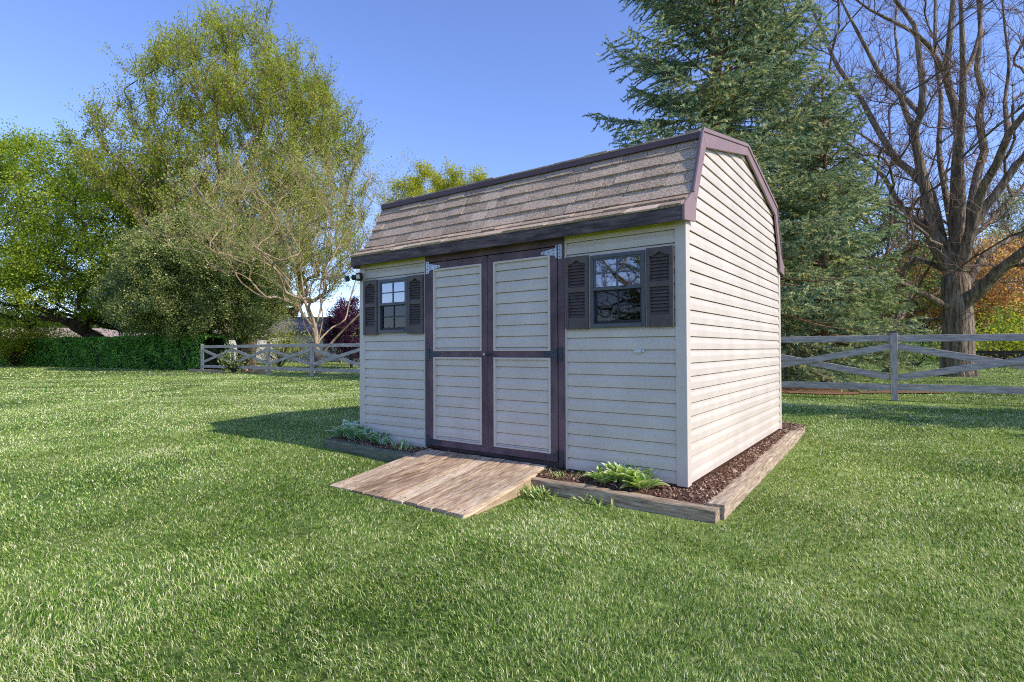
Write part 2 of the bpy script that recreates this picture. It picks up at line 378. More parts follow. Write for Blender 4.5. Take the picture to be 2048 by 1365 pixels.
# front wall, in two runs left and right of the doors, with window openings
for (xa, xb), (wx0, wx1, wz0, wz1) in (((-SW + CP, DX0 - .016), WINS[0]), ((DX1 + .016, -CP), WINS[1])):
    b = MB()
    siding(b, 'x', xa, xb, ZB + .01, wz0, 0, -1); siding(b, 'x', xa, xb, wz1, 2.105, 0, -1)
    siding(b, 'x', xa, wx0, wz0, wz1, 0, -1); siding(b, 'x', wx1, xb, wz0, wz1, 0, -1)
    o = b.build('wall', m_vinyl, shed)
    b = MB()  # sheathing behind, same opening
    for x0, x1, z0, z1 in ((xa, xb, .12, wz0), (xa, xb, wz1, 2.1), (xa, wx0, wz0, wz1), (wx1, xb, wz0, wz1)):
        b.box(x0, x1, .012, .03, z0, z1)
    b.build('sheathing', m_inner, shed)
    b = MB(); b.box(xa, xb, -.018, -.001, 2.100, 2.132); b.build('trim_strip', m_fringe, shed)
    b = MB(); b.box(xb if xa < -3 else xa - .016, xb + .016 if xa < -3 else xa, -.019, .005, ZB, 2.125); b.build('trim_strip', m_vtrim, shed)
# gable walls
lim = [(ZB, CP, SD - CP), (2.26, CP, SD - CP), (2.30, .06, SD - .06), (KICK[1], .10, SD - .10), (BRK[1] - .03, BRK[0] + .02, SD - BRK[0] - .02), (APEX[1] - .05, SD / 2 - .05, SD / 2 + .05)]
for bx, sg in ((0, 1), (-SW, -1)):
    b = MB(); siding(b, 'y', 0, 0, ZB + .01, APEX[1] - .05, bx, sg, lims=lim); b.build('wall', m_vinyl, shed)
    b = MB(); b.prism([(.04, .12), (SD - .04, .12), (SD - .04, 2.2), (SD - .12, KICK[1]), (SD - BRK[0] - .04, BRK[1] - .05), (SD / 2, APEX[1] - .07), (BRK[0] + .04, BRK[1] - .05), (.12, KICK[1]), (.04, 2.2)], 'x', bx - sg * .012, bx - sg * .03)
    b.build('sheathing', m_inner, shed)
b = MB(); siding(b, 'x', -SW + CP, -CP, ZB + .01, 2.2, SD, 1); b.build('wall', m_vinyl, shed)
b = MB(); b.box(-SW + .05, -.05, SD - .03, SD - .012, .12, 2.2); b.build('sheathing', m_inner, shed)
b = MB(); b.box(-SW + .03, -.03, .03, SD - .03, .10, .17); b.build('floor_deck', m_inner, shed)
# corner posts
for cx, sx in ((0, 1), (-SW, -1)):
    for cy, sy in ((0, -1), (SD, 1)):
        b = MB(); t = .019; w = CP
        x_in = cx - sx * w; y_in = cy - sy * w; xo = cx + sx * t; yo = cy + sy * t
        poly = [(xo, yo), (xo, y_in), (cx - sx * .002, y_in), (cx - sx * .002, cy - sy * .002), (x_in, cy - sy * .002), (x_in, yo)]
        b.prism(poly, 'z', ZB - .005, 2.13 if sy < 0 else 2.2); b.build('corner_post', m_vtrim, shed, bevel=.004)

# doors
b = MB()
b.box(DX0, DX0 + .066, -.026, .03, DZ0, DZ1); b.box(DX1 - .066, DX1, -.026, .03, DZ0, DZ1)
b.box(DX0 + .066, DX1 - .066, -.024, .03, 2.052, DZ1)
b.build('door_frame', m_brown, shed, bevel=.003)
b = MB(); b.box(DX0 + .05, DX1 - .05, .02, .12, .10, .172); b.build('door_sill', m_fascia, shed)
ZD0, ZD1 = .187, 2.043
def door(x0, x1, px0, px1, hinge_left):
    d = MB(); yo, yi = -.036, .004
    g = .0012
    for poly in ([(x0, ZD0 + g), (px0, .253 + g), (px0, 1.975 - g), (x0, ZD1 - g)], [(x1, ZD0 + g), (x1, ZD1 - g), (px1, 1.975 - g), (px1, .253 + g)],
                 [(x0 + g, ZD0), (x1 - g, ZD0), (px1 - g, .253), (px0 + g, .253)], [(x0 + g, ZD1), (px0 + g, 1.975), (px1 - g, 1.975), (x1 - g, ZD1)]): d.prism(poly, 'y', yo, yi)
    d.box(px0, px1, yo + .0015, yi, 1.083, 1.142)
    d.box(px0, px1, yi + .001, yi + .012, .2, 2.0)
    do = d.build('door', m_brown, shed, bevel=.003)
    for z0, z1 in ((1.142, 1.975), (.253, 1.083)):
        p = MB(); siding(p, 'x', px0 + .016, px1 - .016, z0 + .016, z1 - .016, -.016, -1, phase=z0 + .016 + .02)
        p.box(px0 + .01, px1 - .01, -.006, .000, z0 + .01, z1 - .01)
        p.build('door_panel', m_vinyl, do)
        t = MB(); w = .019; y0, y1 = -.045, -.004
        t.box(px0, px0 + w, y0, y1, z0, z1); t.box(px1 - w, px1, y0, y1, z0, z1)
        t.box(px0 + w, px1 - w, y0 + .0015, y1, z1 - w, z1); t.box(px0 + w, px1 - w, y0 + .0015, y1, z0, z0 + w * .8)
        t.build('panel_trim', m_vtrim, do, bevel=.002)
    for hz, hm in ((1.998, m_galv), (1.112, m_hdark), (.228, m_hdark)):
        s = 1 if hinge_left else -1; xh = x0 + .002 if hinge_left else x1 - .002; h = MB()
        h.box(*sorted((xh - s * .052, xh - s * .012)), -.033, -.027, hz - .062, hz + .062)
        h.tube([(xh, -.040, hz - .055), (xh, -.040, hz + .055)], .007, 8)
        h.prism([(xh + s * .006, hz - .034), (xh + s * .006, hz + .034), (xh + s * .15, hz + .010), (xh + s * .16, hz), (xh + s * .15, hz - .010)][::s], 'y', -.0415, -.0365)
        for k in range(4): h.tube([(xh - s * .032, -.0325, hz - .045 + k * .03), (xh - s * .032, -.0355, hz - .045 + k * .03)], .0052, 6, r=-1)
        for q, zz in ((.03, .016), (.03, -.016), (.075, 0), (.125, 0)): h.tube([(xh + s * q, -.041, hz + zz), (xh + s * q, -.0438, hz + zz)], .0052, 6, r=-1)
        h.build('hinge', [hm, m_black], do)
    return do
dl = door(DX0 + .07, -1.8615, -2.557, -1.930, True)
dr = door(-1.8575, DX1 - .07, -1.786, -1.164, False)
b = MB(); b.tube([(-1.835, -.036, 1.112), (-1.835, -.062, 1.112)], .011, 8); b.box(-1.872, -1.79, -.072, -.062, 1.103, 1.121)
b.build('door_latch', m_black, dr, bevel=.002)
b = MB(); b.tube([(-1.868, -.072, 1.112), (-1.868, -.078, 1.112), (-1.868, -.088, 1.112)], [.006, .011, .008], 10); b.build('latch_knob', m_white, dr, smooth=True)

# windows and shutters
def window(x0, x1, z0, z1):
    f = MB(); yo, yi = -.034, .03; w = .030
    f.box(x0, x0 + w, yo, yi, z0, z1); f.box(x1 - w, x1, yo, yi, z0, z1)
    f.box(x0 + w, x1 - w, yo - .002, yi, z1 - w, z1); f.box(x0 + w, x1 - w, yo - .008, yi, z0, z0 + w * 1.1)
    fo = f.build('window', m_wframe, shed, bevel=.002)
    for ta, tb in ((x0 - .012, x0 - .0015), (x1 + .0015, x1 + .012)): t = MB(); t.box(ta, tb, -.026, .0, z0, z1); t.build('window_trim', m_vtrim, fo)
    zm = z0 + (z1 - z0) * .53; xa, xb = x0 + w, x1 - w; xm = (xa + xb) / 2
    for nm, za, zb, y, gm in (('upper', zm, z1 - w, -.020, m_pane_hi), ('lower', z0 + w * 1.1, zm, -.004, m_pane_lo)):
        s = MB(); sw = .014 if nm == 'upper' else .020
        s.box(xa, xa + sw, y - .008, y + .008, za, zb); s.box(xb - sw, xb, y - .008, y + .008, za, zb)
        s.box(xa + sw, xb - sw, y - .0095, y + .008, zb - sw, zb); s.box(xa + sw, xb - sw, y - .0095, y + .008, za, za + sw * 1.3)
        s.box(xm - .007, xm + .007, y - .006, y + .006, za + sw, zb - sw)
        zc = (za + zb) / 2 + .004; s.box(xa + sw, xm - .007, y - .005, y + .006, zc - .006, zc + .006); s.box(xm + .007, xb - sw, y - .005, y + .006, zc - .006, zc + .006)
        so_ = s.build('sash', m_wframe if nm == 'upper' else m_black, fo, bevel=.0015)
        g = MB(); g.quadface([(xa + sw * .5, y, za + sw * .5), (xb - sw * .5, y, za + sw * .5), (xb - sw * .5, y, zb - sw * .5), (xa + sw * .5, y, zb - sw * .5)])
        g.build('window_pane', gm, fo)
    r = MB(); r.box(xa, xb, -.040, -.010, zm - .012, zm + .012); r.build('meeting_rail', m_wframe, fo, bevel=.002)
    l = MB(); l.box(xm + .05, xm + .085, -.046, -.040, zm + .004, zm + .012); l.build('sash_lock', m_black, fo)
def shutter(x0, x1, z0=1.327, z1=1.937):
    s = MB(); w = x1 - x0; h = z1 - z0; st = w * .135; yo, yi = -.044, -.014
    s.box(x0, x0 + st, yo, yi, z0, z1); s.box(x1 - st, x1, yo, yi, z0, z1)
    xa, xb = x0 + st, x1 - st; zz = lambda t: z1 - t * h
    # arched top rail
    n = 12; ys = yo + .001
    for i in range(n):
        ta, tb = i / n, (i + 1) / n; f = lambda t: zz(.105) + .030 * math.exp(-((t - .5) / .22) ** 2)
        xA, xB = xa + (xb - xa) * ta, xa + (xb - xa) * tb
        s.hexa([(xA, ys, f(ta)), (xB, ys, f(tb)), (xB, yi, f(tb)), (xA, yi, f(ta)), (xA, ys, z1), (xB, ys, z1), (xB, yi, z1), (xA, yi, z1)])
    s.box(xa, xb, yo + .0015, yi, zz(.495), zz(.425)); s.box(xa, xb, yo + .003, yi, z0, zz(.845))
    s.box(xa, xb, -.017, yi, z0 + .01, z1 - .01)
    for sx in (x0 + st * .5, x1 - st * .5):
        for t in (.22, .76): s.tube([(sx, yo + .001, zz(t)), (sx, yo - .002, zz(t))], .0045, 8, r=-1)
    o = s.build('shutter', [m_shut, m_black], shed)
    lo_ = MB()
    for t0, t1, k in ((.085, .425, 8), (.495, .845, 8)):
        for i in range(k):
            a = zz(t0 + (t1 - t0) * i / k); c = zz(t0 + (t1 - t0) * (i + 1) / k)
            lo_.hexa([(xa, -.038, c + .003), (xb, -.038, c + .003), (xb, -.0175, c + .003), (xa, -.0175, c + .003),
                      (xa, -.021, a), (xb, -.021, a), (xb, -.0175, a), (xa, -.0175, a)])
    lo_.build('louvers', m_shut, o)
for wv in WINS: window(*wv)
for a, c in ((-3.645, -3.421), (-2.932, -2.708), (-1.010, -.793), (-.286, -.074)): shutter(a, c)

# roof ---------------------------------------------------------------
def mirror(p): return (SD - p[0], p[1])
def slope_course(b, pa, pb, rows, xa, xb, seedk):
    """shingle rows from eave side pa up to pb (each (y, z)); tabs get their own shade"""
    r = random.Random(seedk); dy, dz = pb[0] - pa[0], pb[1] - pa[1]; L = math.hypot(dy, dz); ny, nz = (-dz / L, dy / L) if dy > 0 else (dz / L, -dy / L)
    if nz < 0: ny, nz = -ny, -nz
    for k in range(rows):
        t0, t1 = k / rows, min(1, (k + 1) / rows + .12 / rows); x = xa
        while x < xb - 1e-4:
            w = r.uniform(.11, .36); x2 = min(x + w, xb)
            if xb - x2 < .06: x2 = xb
            thick = r.choice((.009, .012, .018)); lift0 = .004 + thick; lift1 = .003; drop = r.uniform(-.002, .004) / L
            P = lambda xx, t, l: (xx, pa[0] + dy * t + ny * l, pa[1] + dz * t + nz * l)
            g = .0022
            b.hexa([P(x + g, t0 - drop, 0), P(x2 - g, t0 - drop, 0), P(x2 - g, t1, 0), P(x + g, t1, 0),
                    P(x + g, t0 - drop, lift0), P(x2 - g, t0 - drop, lift0), P(x2 - g, t1, lift1), P(x + g, t1, lift1)], r=r.random() * (.6 if thick > .01 else 1))
            x = x2
XA, XB = -SW - .035, .028
roof = MB()
sk_seed = 3
for fl in (False, True):
    M_ = (lambda p: mirror(p)) if fl else (lambda p: p)
    slope_course(roof, M_(EAVE), M_(KICK), 2, XA, XB, 11 + fl); slope_course(roof, M_(KICK), M_((BRK[0] - .012, BRK[1] - .02)), 5, XA, XB, 21 + fl)
    slope_course(roof, M_((BRK[0] - .055, BRK[1] + .004)), M_(APEX), 11, XA, XB, 31 + fl)
roof_o = roof.build('roof', m_shing, shed)
dk = MB()   # roof decking below the shingles
def slab(pa, pb, th):
    dy, dz = pb[0] - pa[0], pb[1] - pa[1]; L = math.hypot(dy, dz); ny, nz = -dz / L * (1 if dy > 0 else -1), abs(dy) / L
    e = .001
    dk.prism([(pa[0] - ny * e, pa[1] - nz * e), (pb[0] - ny * e, pb[1] - nz * e), (pb[0] - ny * th, pb[1] - nz * th), (pa[0] - ny * th, pa[1] - nz * th)], 'x', XA + .004, XB - .004)
for fl in (False, True):
    M_ = (lambda p: mirror(p)) if fl else (lambda p: p)
    slab(M_(EAVE), M_(KICK), .014); slab(M_(KICK), M_((BRK[0] - .012, BRK[1] - .02)), .014); slab(M_((BRK[0] - .055, BRK[1] + .004)), M_(APEX), .014)
dk.build('roof_deck', m_fascia, roof_o)
for fl in (False, True):
    b = MB(); f = (lambda y: SD - y) if fl else (lambda y: y)
    y0, y1 = sorted((f(BRK[0] - .058), f(BRK[0] - .040))); b.box(XA, XB, y0, y1, BRK[1] - .046, BRK[1] + .002)
    b.build('upper_fascia', m_rake if fl else mat('upper_fascia_paint', (.10, .065, .075), (.14, .09, .10), scale=6, stretch=(.5, 3, 3), rough=.6), shed, bevel=.002)
    b = MB(); y0, y1 = sorted((f(-.128), f(-.106))); b.box(XA + .002, XB - .001, y0, y1, 2.102, 2.198)
    y0, y1 = sorted((f(-.105), f(-.022))); b.box(XA + .002, XB - .001, y0, y1, 2.136, 2.148)
    if not fl:
        r0 = random.Random(5)
        for x in (-3.62, -2.98, -2.21, -1.58, -.93, -.41, .0, .012): zz = 2.15 + r0.uniform(-.03, .03); b.tube([(x, -.127, zz), (x, -.1295, zz)], .0028, 6, r=-1)
    b.build('fascia', [m_fascia, m_nail], shed)
# rake boards at both gables
def rake(xo, xi, nm_mat, dn=0):
    for fl in (False, True):
        M_ = (lambda y: SD - y) if fl else (lambda y: y)
        def seg(pts):
            b = MB(); poly = [(M_(y), z - (dn if i < 2 else 0)) for i, (y, z) in enumerate(pts)] if not dn else [(M_(y + dn * 1.2), z - dn) for y, z in pts]; b.prism(poly, 'x', xi, xo); b.build('rake_board', nm_mat, shed, bevel=.003)
        seg([(BRK[0] - .050, BRK[1] + .012), (SD / 2, APEX[1] + .012), (SD / 2, APEX[1] - .085), (BRK[0] + .035, BRK[1] - .10)])
        seg([(KICK[0] - .008, KICK[1] + .012), (BRK[0] - .052, BRK[1] + .011), (BRK[0] + .033, BRK[1] - .102), (KICK[0] + .075, KICK[1] - .052)])
        seg([(EAVE[0] - .004, EAVE[1] + .008), (KICK[0] - .010, KICK[1] + .010), (KICK[0] + .073, KICK[1] - .054), (KICK[0] + .045, 2.128), (EAVE[0] - .004, 2.098)])
        if dn: continue
        b = MB(); p0 = (M_(BRK[0] - .056), BRK[1] + .016); p1 = (SD / 2, APEX[1] + .016)
        b.bar((xo + .004, p0[0], p0[1]), (xo + .004, p1[0], p1[1]), .012, .03); b.bar((xo + .004, M_(KICK[0] - .012), KICK[1] + .012), (xo + .004, M_(BRK[0] - .058), BRK[1] + .008), .012, .012)
        b.build('drip_edge', nm_mat, shed)
rake(.050, .029, m_rake); rake(-SW - .034, -SW - .016, m_rake, .022)

# flood light on the front left corner
fl_o = MB(); fl_o.box(-3.735, -3.685, -.075, -.020, 1.945, 2.035); fl_o.tube([(-3.74, -.05, 1.99), (-3.80, -.07, 1.985)], [.035, .032], 10)
fl = fl_o.build('flood_light', m_black, shed, bevel=.006)
def head(c, d, nm='lamp_head'):
    c = Vector(c); d = Vector(d).normalized(); b = MB(); b.bar(c - d * .03, c + d * .02, .062, .062); h = b.build(nm, m_black, fl, bevel=.006)
    b = MB(); b.bar(c + d * .0205, c + d * .0245, .047, .047); b.build('lens', m_lens, fl)
head((-3.640, -.105, 1.985), (.25, -1, -.25)); head((-3.865, -.10, 1.975), (-.55, -1, -.35))
# little latch box / outlet right of the doors
b = MB(); b.box(-.392, -.338, -.036, -.012, 1.128, 1.152); b.box(-.330, -.318, -.030, -.012, 1.130, 1.150)
b.build('outlet_box', m_white, shed, bevel=.004)

# ------------------------------------------------------------------ ramp, timbers, mulch
m_ramp = mat('weathered_decking', (.19, .11, .062), (.50, .365, .24), (.82, .68, .49), scale=5.5, detail=10, stretch=(10, .6, 10), rough=.85, spec=.15, bump=.8, bscale=18, bdist=.008, rnd=.26, lo=.26, hi=.72, coarse=(2.2, .8, 1.12))
m_ramps = mat('ramp_side_wood', (.32, .235, .13), (.50, .39, .24), scale=9, stretch=(6, .8, 6), rough=.8, bump=.3)
ramp = thing('wooden_ramp', 'weathered plank ramp sloping from the shed doors down to the grass', 'ramp')
R0y, R0z, R1y, R1z = -.085, .158, -1.245, .028
b = MB(); nb = 10; xl0, xl1, xr0, xr1 = -2.63, -2.60, -1.175, -1.118
for i in range(nb):
    a0, a1 = i / nb, (i + 1) / nb; g = .0035
    def XX(t, a): l = xl0 + (xl1 - xl0) * t; r = xr0 + (xr1 - xr0) * t; return l + (r - l) * a
    jz = rng.uniform(-.003, .003); e0 = rng.uniform(-.012, .012); seg = 12; br = rng.random()
    for q in range(3):
        c0, c1 = a0 + (a1 - a0) * q / 3, a0 + (a1 - a0) * (q + 1) / 3; gl = .008 if q == 0 else .0022; gr = .008 if q == 2 else .0022
        for k in range(seg):
            t0, t1 = k / seg, (k + 1) / seg; ya = R0y + (R1y + e0 - R0y) * t0; yb = R0y + (R1y + e0 - R0y) * t1; za = R0z + (R1z - R0z) * t0 + jz; zb = R0z + (R1z - R0z) * t1 + jz
            b.hexa([(XX(t0, c0) + gl, ya, za - .036), (XX(t0, c1) - gr, ya, za - .036), (XX(t1, c1) - gr, yb, zb - .036), (XX(t1, c0) + gl, yb, zb - .036),
                    (XX(t0, c0) + gl, ya, za), (XX(t0, c1) - gr, ya, za), (XX(t1, c1) - gr, yb, zb), (XX(t1, c0) + gl, yb, zb)], r=.15 * q / 2 + .85 * br)
for i in range(nb):
    for t in (.06, .5, .94):
        for a in (.3, .7):
            l = xl0 + (xl1 - xl0) * t; r = xr0 + (xr1 - xr0) * t; x = l + (r - l) * (i + a) / nb; y = R0y + (R1y - R0y) * t; z = R0z + (R1z - R0z) * t
            b.tube([(x, y, z - .002), (x, y, z + .0025)], .004, 6, r=-1)
b.build('decking', [m_ramp, m_hdark], ramp)
b = MB()
for xx0, xx1 in ((xl0 + .02, xl1 + .03), (xr0 - .04, xr1 - .025), (-1.90, -1.90)):
    b = MB()
    b.hexa([(xx0, R0y - .02, .0), (xx0 + .034, R0y - .02, .0), (xx1 + .034, R1y + .12, .0), (xx1, R1y + .12, .0),
            (xx0, R0y - .02, R0z - .037), (xx0 + .034, R0y - .02, R0z - .037), (xx1 + .034, R1y + .12, R1z - .022), (xx1, R1y + .12, R1z - .022)])
    b.build('joist', m_ramps, ramp)
def rough_beam(name, a, c, w, h, m_, seedk, chew=.008, sub=40, round_=.012):
    """landscape timber from a to c (centre of its top face), uneven weathered surface"""
    a = Vector(a); c = Vector(c); L = (c - a).length; d = (c - a).normalized(); sx = d.cross(Vector((0, 0, 1))).normalized()
    prof = []
    for px, pz in ((-w / 2, -h), (-w / 2, -h * .5), (-w / 2, -round_), (-w / 2 + round_ * .4, -round_ * .3), (-w / 2 + round_, 0), (-w * .17, .0), (w * .17, .0), (w / 2 - round_, 0), (w / 2 - round_ * .4, -round_ * .3), (w / 2, -round_), (w / 2, -h * .5), (w / 2, -h)):
        prof.append((px, pz))
    k = len(prof); V = []; F = []
    for i in range(sub + 1):
        t = i / sub; p = a + d * (L * t); e = .0
        for px, pz in prof:
            q = p + sx * px + Vector((0, 0, pz))
            nn = mnoise.noise_vector(Vector((q.x * 4 + seedk, q.y * 4, q.z * 9))) * chew + mnoise.noise_vector(Vector((q.x * 19 + seedk, q.y * 19, q.z * 25))) * chew * .45
            if i in (0, sub): q += d * ((1 if i == 0 else -1) * (.006 + .01 * (abs(px) > w * .4)))
            V.append(tuple(q + nn))
    for i in range(sub):
        for j in range(k):
            j2 = (j + 1) % k; F.append((i * k + j, i * k + j2, (i + 1) * k + j2, (i + 1) * k + j))
    F.append(tuple(range(k))[::-1]); F.append(tuple(sub * k + j for j in range(k)))
    me = bpy.data.meshes.new(name); me.from_pydata(V, [], F); me.update()
    return link(name, me, m_)
m_timx = mat('timber_grain_x', (.12, .09, .055), (.40, .30, .20), (.62, .50, .38), scale=6, detail=10, stretch=(.8, 9, 9), rough=.9, spec=.1, bump=.8, bscale=16, bdist=.008, lo=.3, hi=.72)
m_timy = mat('timber_grain_y', (.16, .12, .08), (.44, .34, .24), (.68, .57, .43), scale=6, detail=10, stretch=(9, .8, 9), rough=.9, spec=.1, bump=.8, bscale=16, bdist=.008, lo=.3, hi=.72)
m_timg = mat('timber_green_x', (.08, .10, .07), (.17, .18, .12), (.30, .28, .20), scale=6, detail=10, stretch=(.8, 9, 9), rough=.9, spec=.1, bump=.8, bscale=16, bdist=.008, lo=.3, hi=.72)
GT = 'landscape timbers edging the shed bed'
tag(rough_beam('landscape_timber', (-1.35, -.295, .103), (.335, -.345, .098), .095, .16, m_timx, 1), 'landscape timber along the front bed right of the ramp, sunlit top and dark green face', 'timber', GT)
tag(rough_beam('landscape_timber', (.283, -.292, .106), (.125, 4.36, .104), .13, .16, m_timy, 5, sub=80), 'long worn landscape timber along the sunny right side of the shed', 'timber', GT)
tag(rough_beam('landscape_timber', (-4.05, -.215, .148), (-2.56, -.305, .138), .11, .15, m_timg, 9, chew=.012, round_=.022), 'mossy rounded landscape timber in front of the hostas left of the ramp', 'timber', GT)
tag(rough_beam('landscape_timber', (-4.02, 4.38, .14), (.06, 4.38, .104), .06, .15, m_timx, 13, sub=60), 'thin landscape timber across the back of the shed bed', 'timber', GT)
tag(rough_beam('landscape_timber', (-4.05, -.14, .145), (-4.05, 4.34, .14), .10, .15, m_timy, 17, sub=60), 'landscape timber along the shaded left side of the shed', 'timber', GT)

m_mulch = mat('mulch_soil', (.035, .02, .014), (.11, .06, .04), (.2, .12, .08), scale=60, detail=6, rough=.95, spec=.05, bump=1, bscale=90, bdist=.01)
m_chip = attr_ramp_mat('bark_chip', [(0, (.06, .035, .025)), (.4, (.21, .125, .085)), (.75, (.44, .29, .20)), (1, (.75, .60, .46))], transl=.05, rough=.9, spec=.1)
def make_mulch():
    nx, ny = 110, 110
    xs = np.linspace(-4.03, .24, nx); ys = np.linspace(-.27, 4.36, ny); X, Y = np.meshgrid(xs, ys, indexing='ij')
    def hz(x, y):
        base = .118 - .012 * np.clip(x + .6, -4, 1) * .9
        return base + .016 * (vnoise(x, y, 7, 11) - .4) + .010 * (vnoise(x, y, 24, 12) - .5) - .02 * np.clip((-.12 - y) / .15, 0, 1)
    XX = X - np.clip((X + .0), 0, .24) * (Y + .27) / 4.6 * .62
    Z = hz(XX, Y)
    V = np.stack([XX, Y, Z], -1).reshape(-1, 3)
    I, J = np.meshgrid(np.arange(nx - 1), np.arange(ny - 1), indexing='ij'); a = (I * ny + J).ravel(); Q = np.stack([a, a + ny, a + ny + 1, a + 1], -1)
    ba = len(V)
    # chips
    n = 26000
    x = rng.uniform(-4.0, .23, n); y = rng.uniform(-.25, 4.34, n)
    k = ((x > .02) & (x < .235 - .035 * y)) | (y < -.03) | (y > 3.68) | (x < -3.74)
    x, y = x[k], y[k]; z = hz(x, y); n = len(x)
    ln = rng.uniform(.009, .034, n); wd = ln * rng.uniform(.2, .5, n); ya = rng.uniform(0, 6.28, n); ti = rng.normal(0, .45, n); ro = rng.normal(0, .5, n)
    d = np.stack([np.cos(ya) * np.cos(ti), np.sin(ya) * np.cos(ti), np.sin(ti)], -1); s = np.stack([-np.sin(ya), np.cos(ya), ro], -1)
    s /= np.linalg.norm(s, axis=1)[:, None]; c = np.stack([x, y, z + rng.uniform(0, .008, n)], -1); up = np.cross(d, s) * .003
    C = np.zeros((n, 8, 3))
    for i, (p, q, h) in enumerate(((-1, -1, -1), (1, -.6, -1), (1, .6, -1), (-1, 1, -1), (-1, -1, 1), (1, -.6, 1), (1, .6, 1), (-1, 1, 1))):
        C[:, i] = c + d * (ln / 2 * p)[:, None] + s * (wd / 2 * q)[:, None] + up * h
    b = ba + np.arange(n) * 8
    fs = np.concatenate([np.stack([b + i for i in f], -1) for f in ((4, 5, 6, 7), (0, 1, 5, 4), (1, 2, 6, 5), (2, 3, 7, 6), (3, 0, 4, 7))])
    r = rng.beta(1.6, 1.8, n); rr = np.tile(r, 5)
    me = np_mesh('mulch', np.concatenate([V, C.reshape(-1, 3)]), np.concatenate([Q, fs]), None, np.concatenate([np.zeros(len(Q)), rr]))
    o = link('mulch', me, [m_mulch, m_chip]); me.polygons.foreach_set('material_index', np.concatenate([np.zeros(len(Q), np.int32), np.ones(len(fs), np.int32)]))
    tag(o, 'brown bark mulch filling the edged bed around the shed', 'mulch', kind='stuff')
make_mulch()

# ------------------------------------------------------------------ hostas and shoots
def leaf_surface(V, F, R, base, az, el, L, w, curl, fold, n=7, edge=True):
    """a broad pointed leaf: arching midrib, folded halves, pale margin by attribute"""
    d = Vector((math.cos(az), math.sin(az), 0)); s = Vector((-math.sin(az), math.cos(az), 0)); b0 = len(V); p = Vector(base); ang = el
    cols = 7 if edge else 3
    cs = [-1, -.78, -.35, 0, .35, .78, 1] if edge else [-1, 0, 1]
    for i in range(n + 1):
        t = i / n; wid = w * (math.sin(math.pi * min(1, t * .93 + .06)) ** .8) * (1 - .25 * t)
        if i == n: wid = w * .02
        if i == 0: wid = w * .12
        nrm = (d * -math.sin(ang) + Vector((0, 0, 1)) * math.cos(ang))
        for c in cs:
            V.append(tuple(p + s * (c * wid) + nrm * (abs(c) * wid * fold + .006 * math.sin(9 * t + c * 3) * abs(c) * w * 8)))
        ang -= curl / n; p = p + (d * math.cos(ang) + Vector((0, 0, math.sin(ang)))) * (L / n)
    for i in range(n):
        for j in range(cols - 1):
            F.append((b0 + i * cols + j, b0 + i * cols + j + 1, b0 + (i + 1) * cols + j + 1, b0 + (i + 1) * cols + j))
            if edge: R.append((.85 + random.random() * .15) if (j in (0, 5) or i == n - 1) else .1 + .35 * random.random())
            else: R.append(random.random())
def hosta(x, y, z, label, nleaf, size, m_, seedk, spread=1.0, group=None, name='hosta_plant', cat='plant', tilt=0, narrow=1.0):
    random.seed(seedk); V, F, R = [], [], []
    for i in range(nleaf):
        az = i * 2.4 + random.uniform(-.4, .4); ring = math.sqrt((i + .5) / nleaf)
        el = 1.5 - ring * .80 * spread + random.uniform(-.15, .15); L = size * random.uniform(.62, .95) * (.8 + .3 * ring)
        leaf_surface(V, F, R, (x + math.cos(az) * .03 * ring * 1.5, y + math.sin(az) * .03 * ring * 1.5, z), az, el, L, L * .29 * narrow, random.uniform(.2, .9) * spread, random.uniform(.25, .6))
    me = bpy.data.meshes.new(name); me.from_pydata([(a - x, b_ - y, c - z) for a, b_, c in V], [], F); a = me.attributes.new('rnd', 'FLOAT', 'FACE'); a.data.foreach_set('value', np.array(R, np.float32))
    me.polygons.foreach_set('use_smooth', np.ones(len(F), bool)); me.update()
    o = link(name, me, m_, loc=(x, y, z)); return tag(o, label, cat, group)
m_hosR = attr_ramp_mat('hosta_leaf', [(0, (.20, .38, .05)), (.45, (.42, .60, .14)), (.8, (.86, .88, .55)), (1, (.92, .92, .72))], transl=.4, rough=.4, spec=.4, tmul=(1, 1, .5))
m_hosL = attr_ramp_mat('blue_hosta_leaf', [(0, (.10, .30, .13)), (.45, (.25, .50, .24)), (.8, (.80, .88, .68)), (1, (.92, .94, .82))], transl=.35, rough=.4, spec=.4, tmul=(1, 1, .6))
GH = 'variegated hostas in the shed bed'
hosta(-.60, -.16, .105, 'low variegated hosta right of the ramp, leftmost of the three by the right window', 20, .17, m_hosR, 1, group=GH)
hosta(-.44, -.10, .105, 'tallest variegated hosta below the right window with cream leaf margins', 30, .245, m_hosR, 2, spread=.85, group=GH)
hosta(-.285, -.155, .105, 'variegated hosta nearest the right front corner of the shed', 22, .20, m_hosR, 3, group=GH)
for i, (x, y, s, n, lb) in enumerate(((-3.93, -.05, .27, 22, 'broad blue green hosta at the far left end of the mossy timber'), (-3.76, -.08, .30, 24, 'hosta in front of the left corner post of the shed'),
                                      (-3.57, -.07, .27, 20, 'upright hosta clump under the left shutter of the left window'), (-3.38, -.09, .21, 12, 'smaller hosta below the left window'),
                                      (-3.22, -.12, .16, 8, 'sparse young hosta shoots below the right half of the left window'))):
    hosta(x, y, .135, lb, n, s, m_hosL, 20 + i, spread=.75, group=GH)
m_shoot = attr_ramp_mat('shoot_leaf', [(0, (.12, .24, .04)), (.5, (.38, .50, .13)), (1, (.70, .72, .35))], transl=.3, tmul=(1, 1, .5))
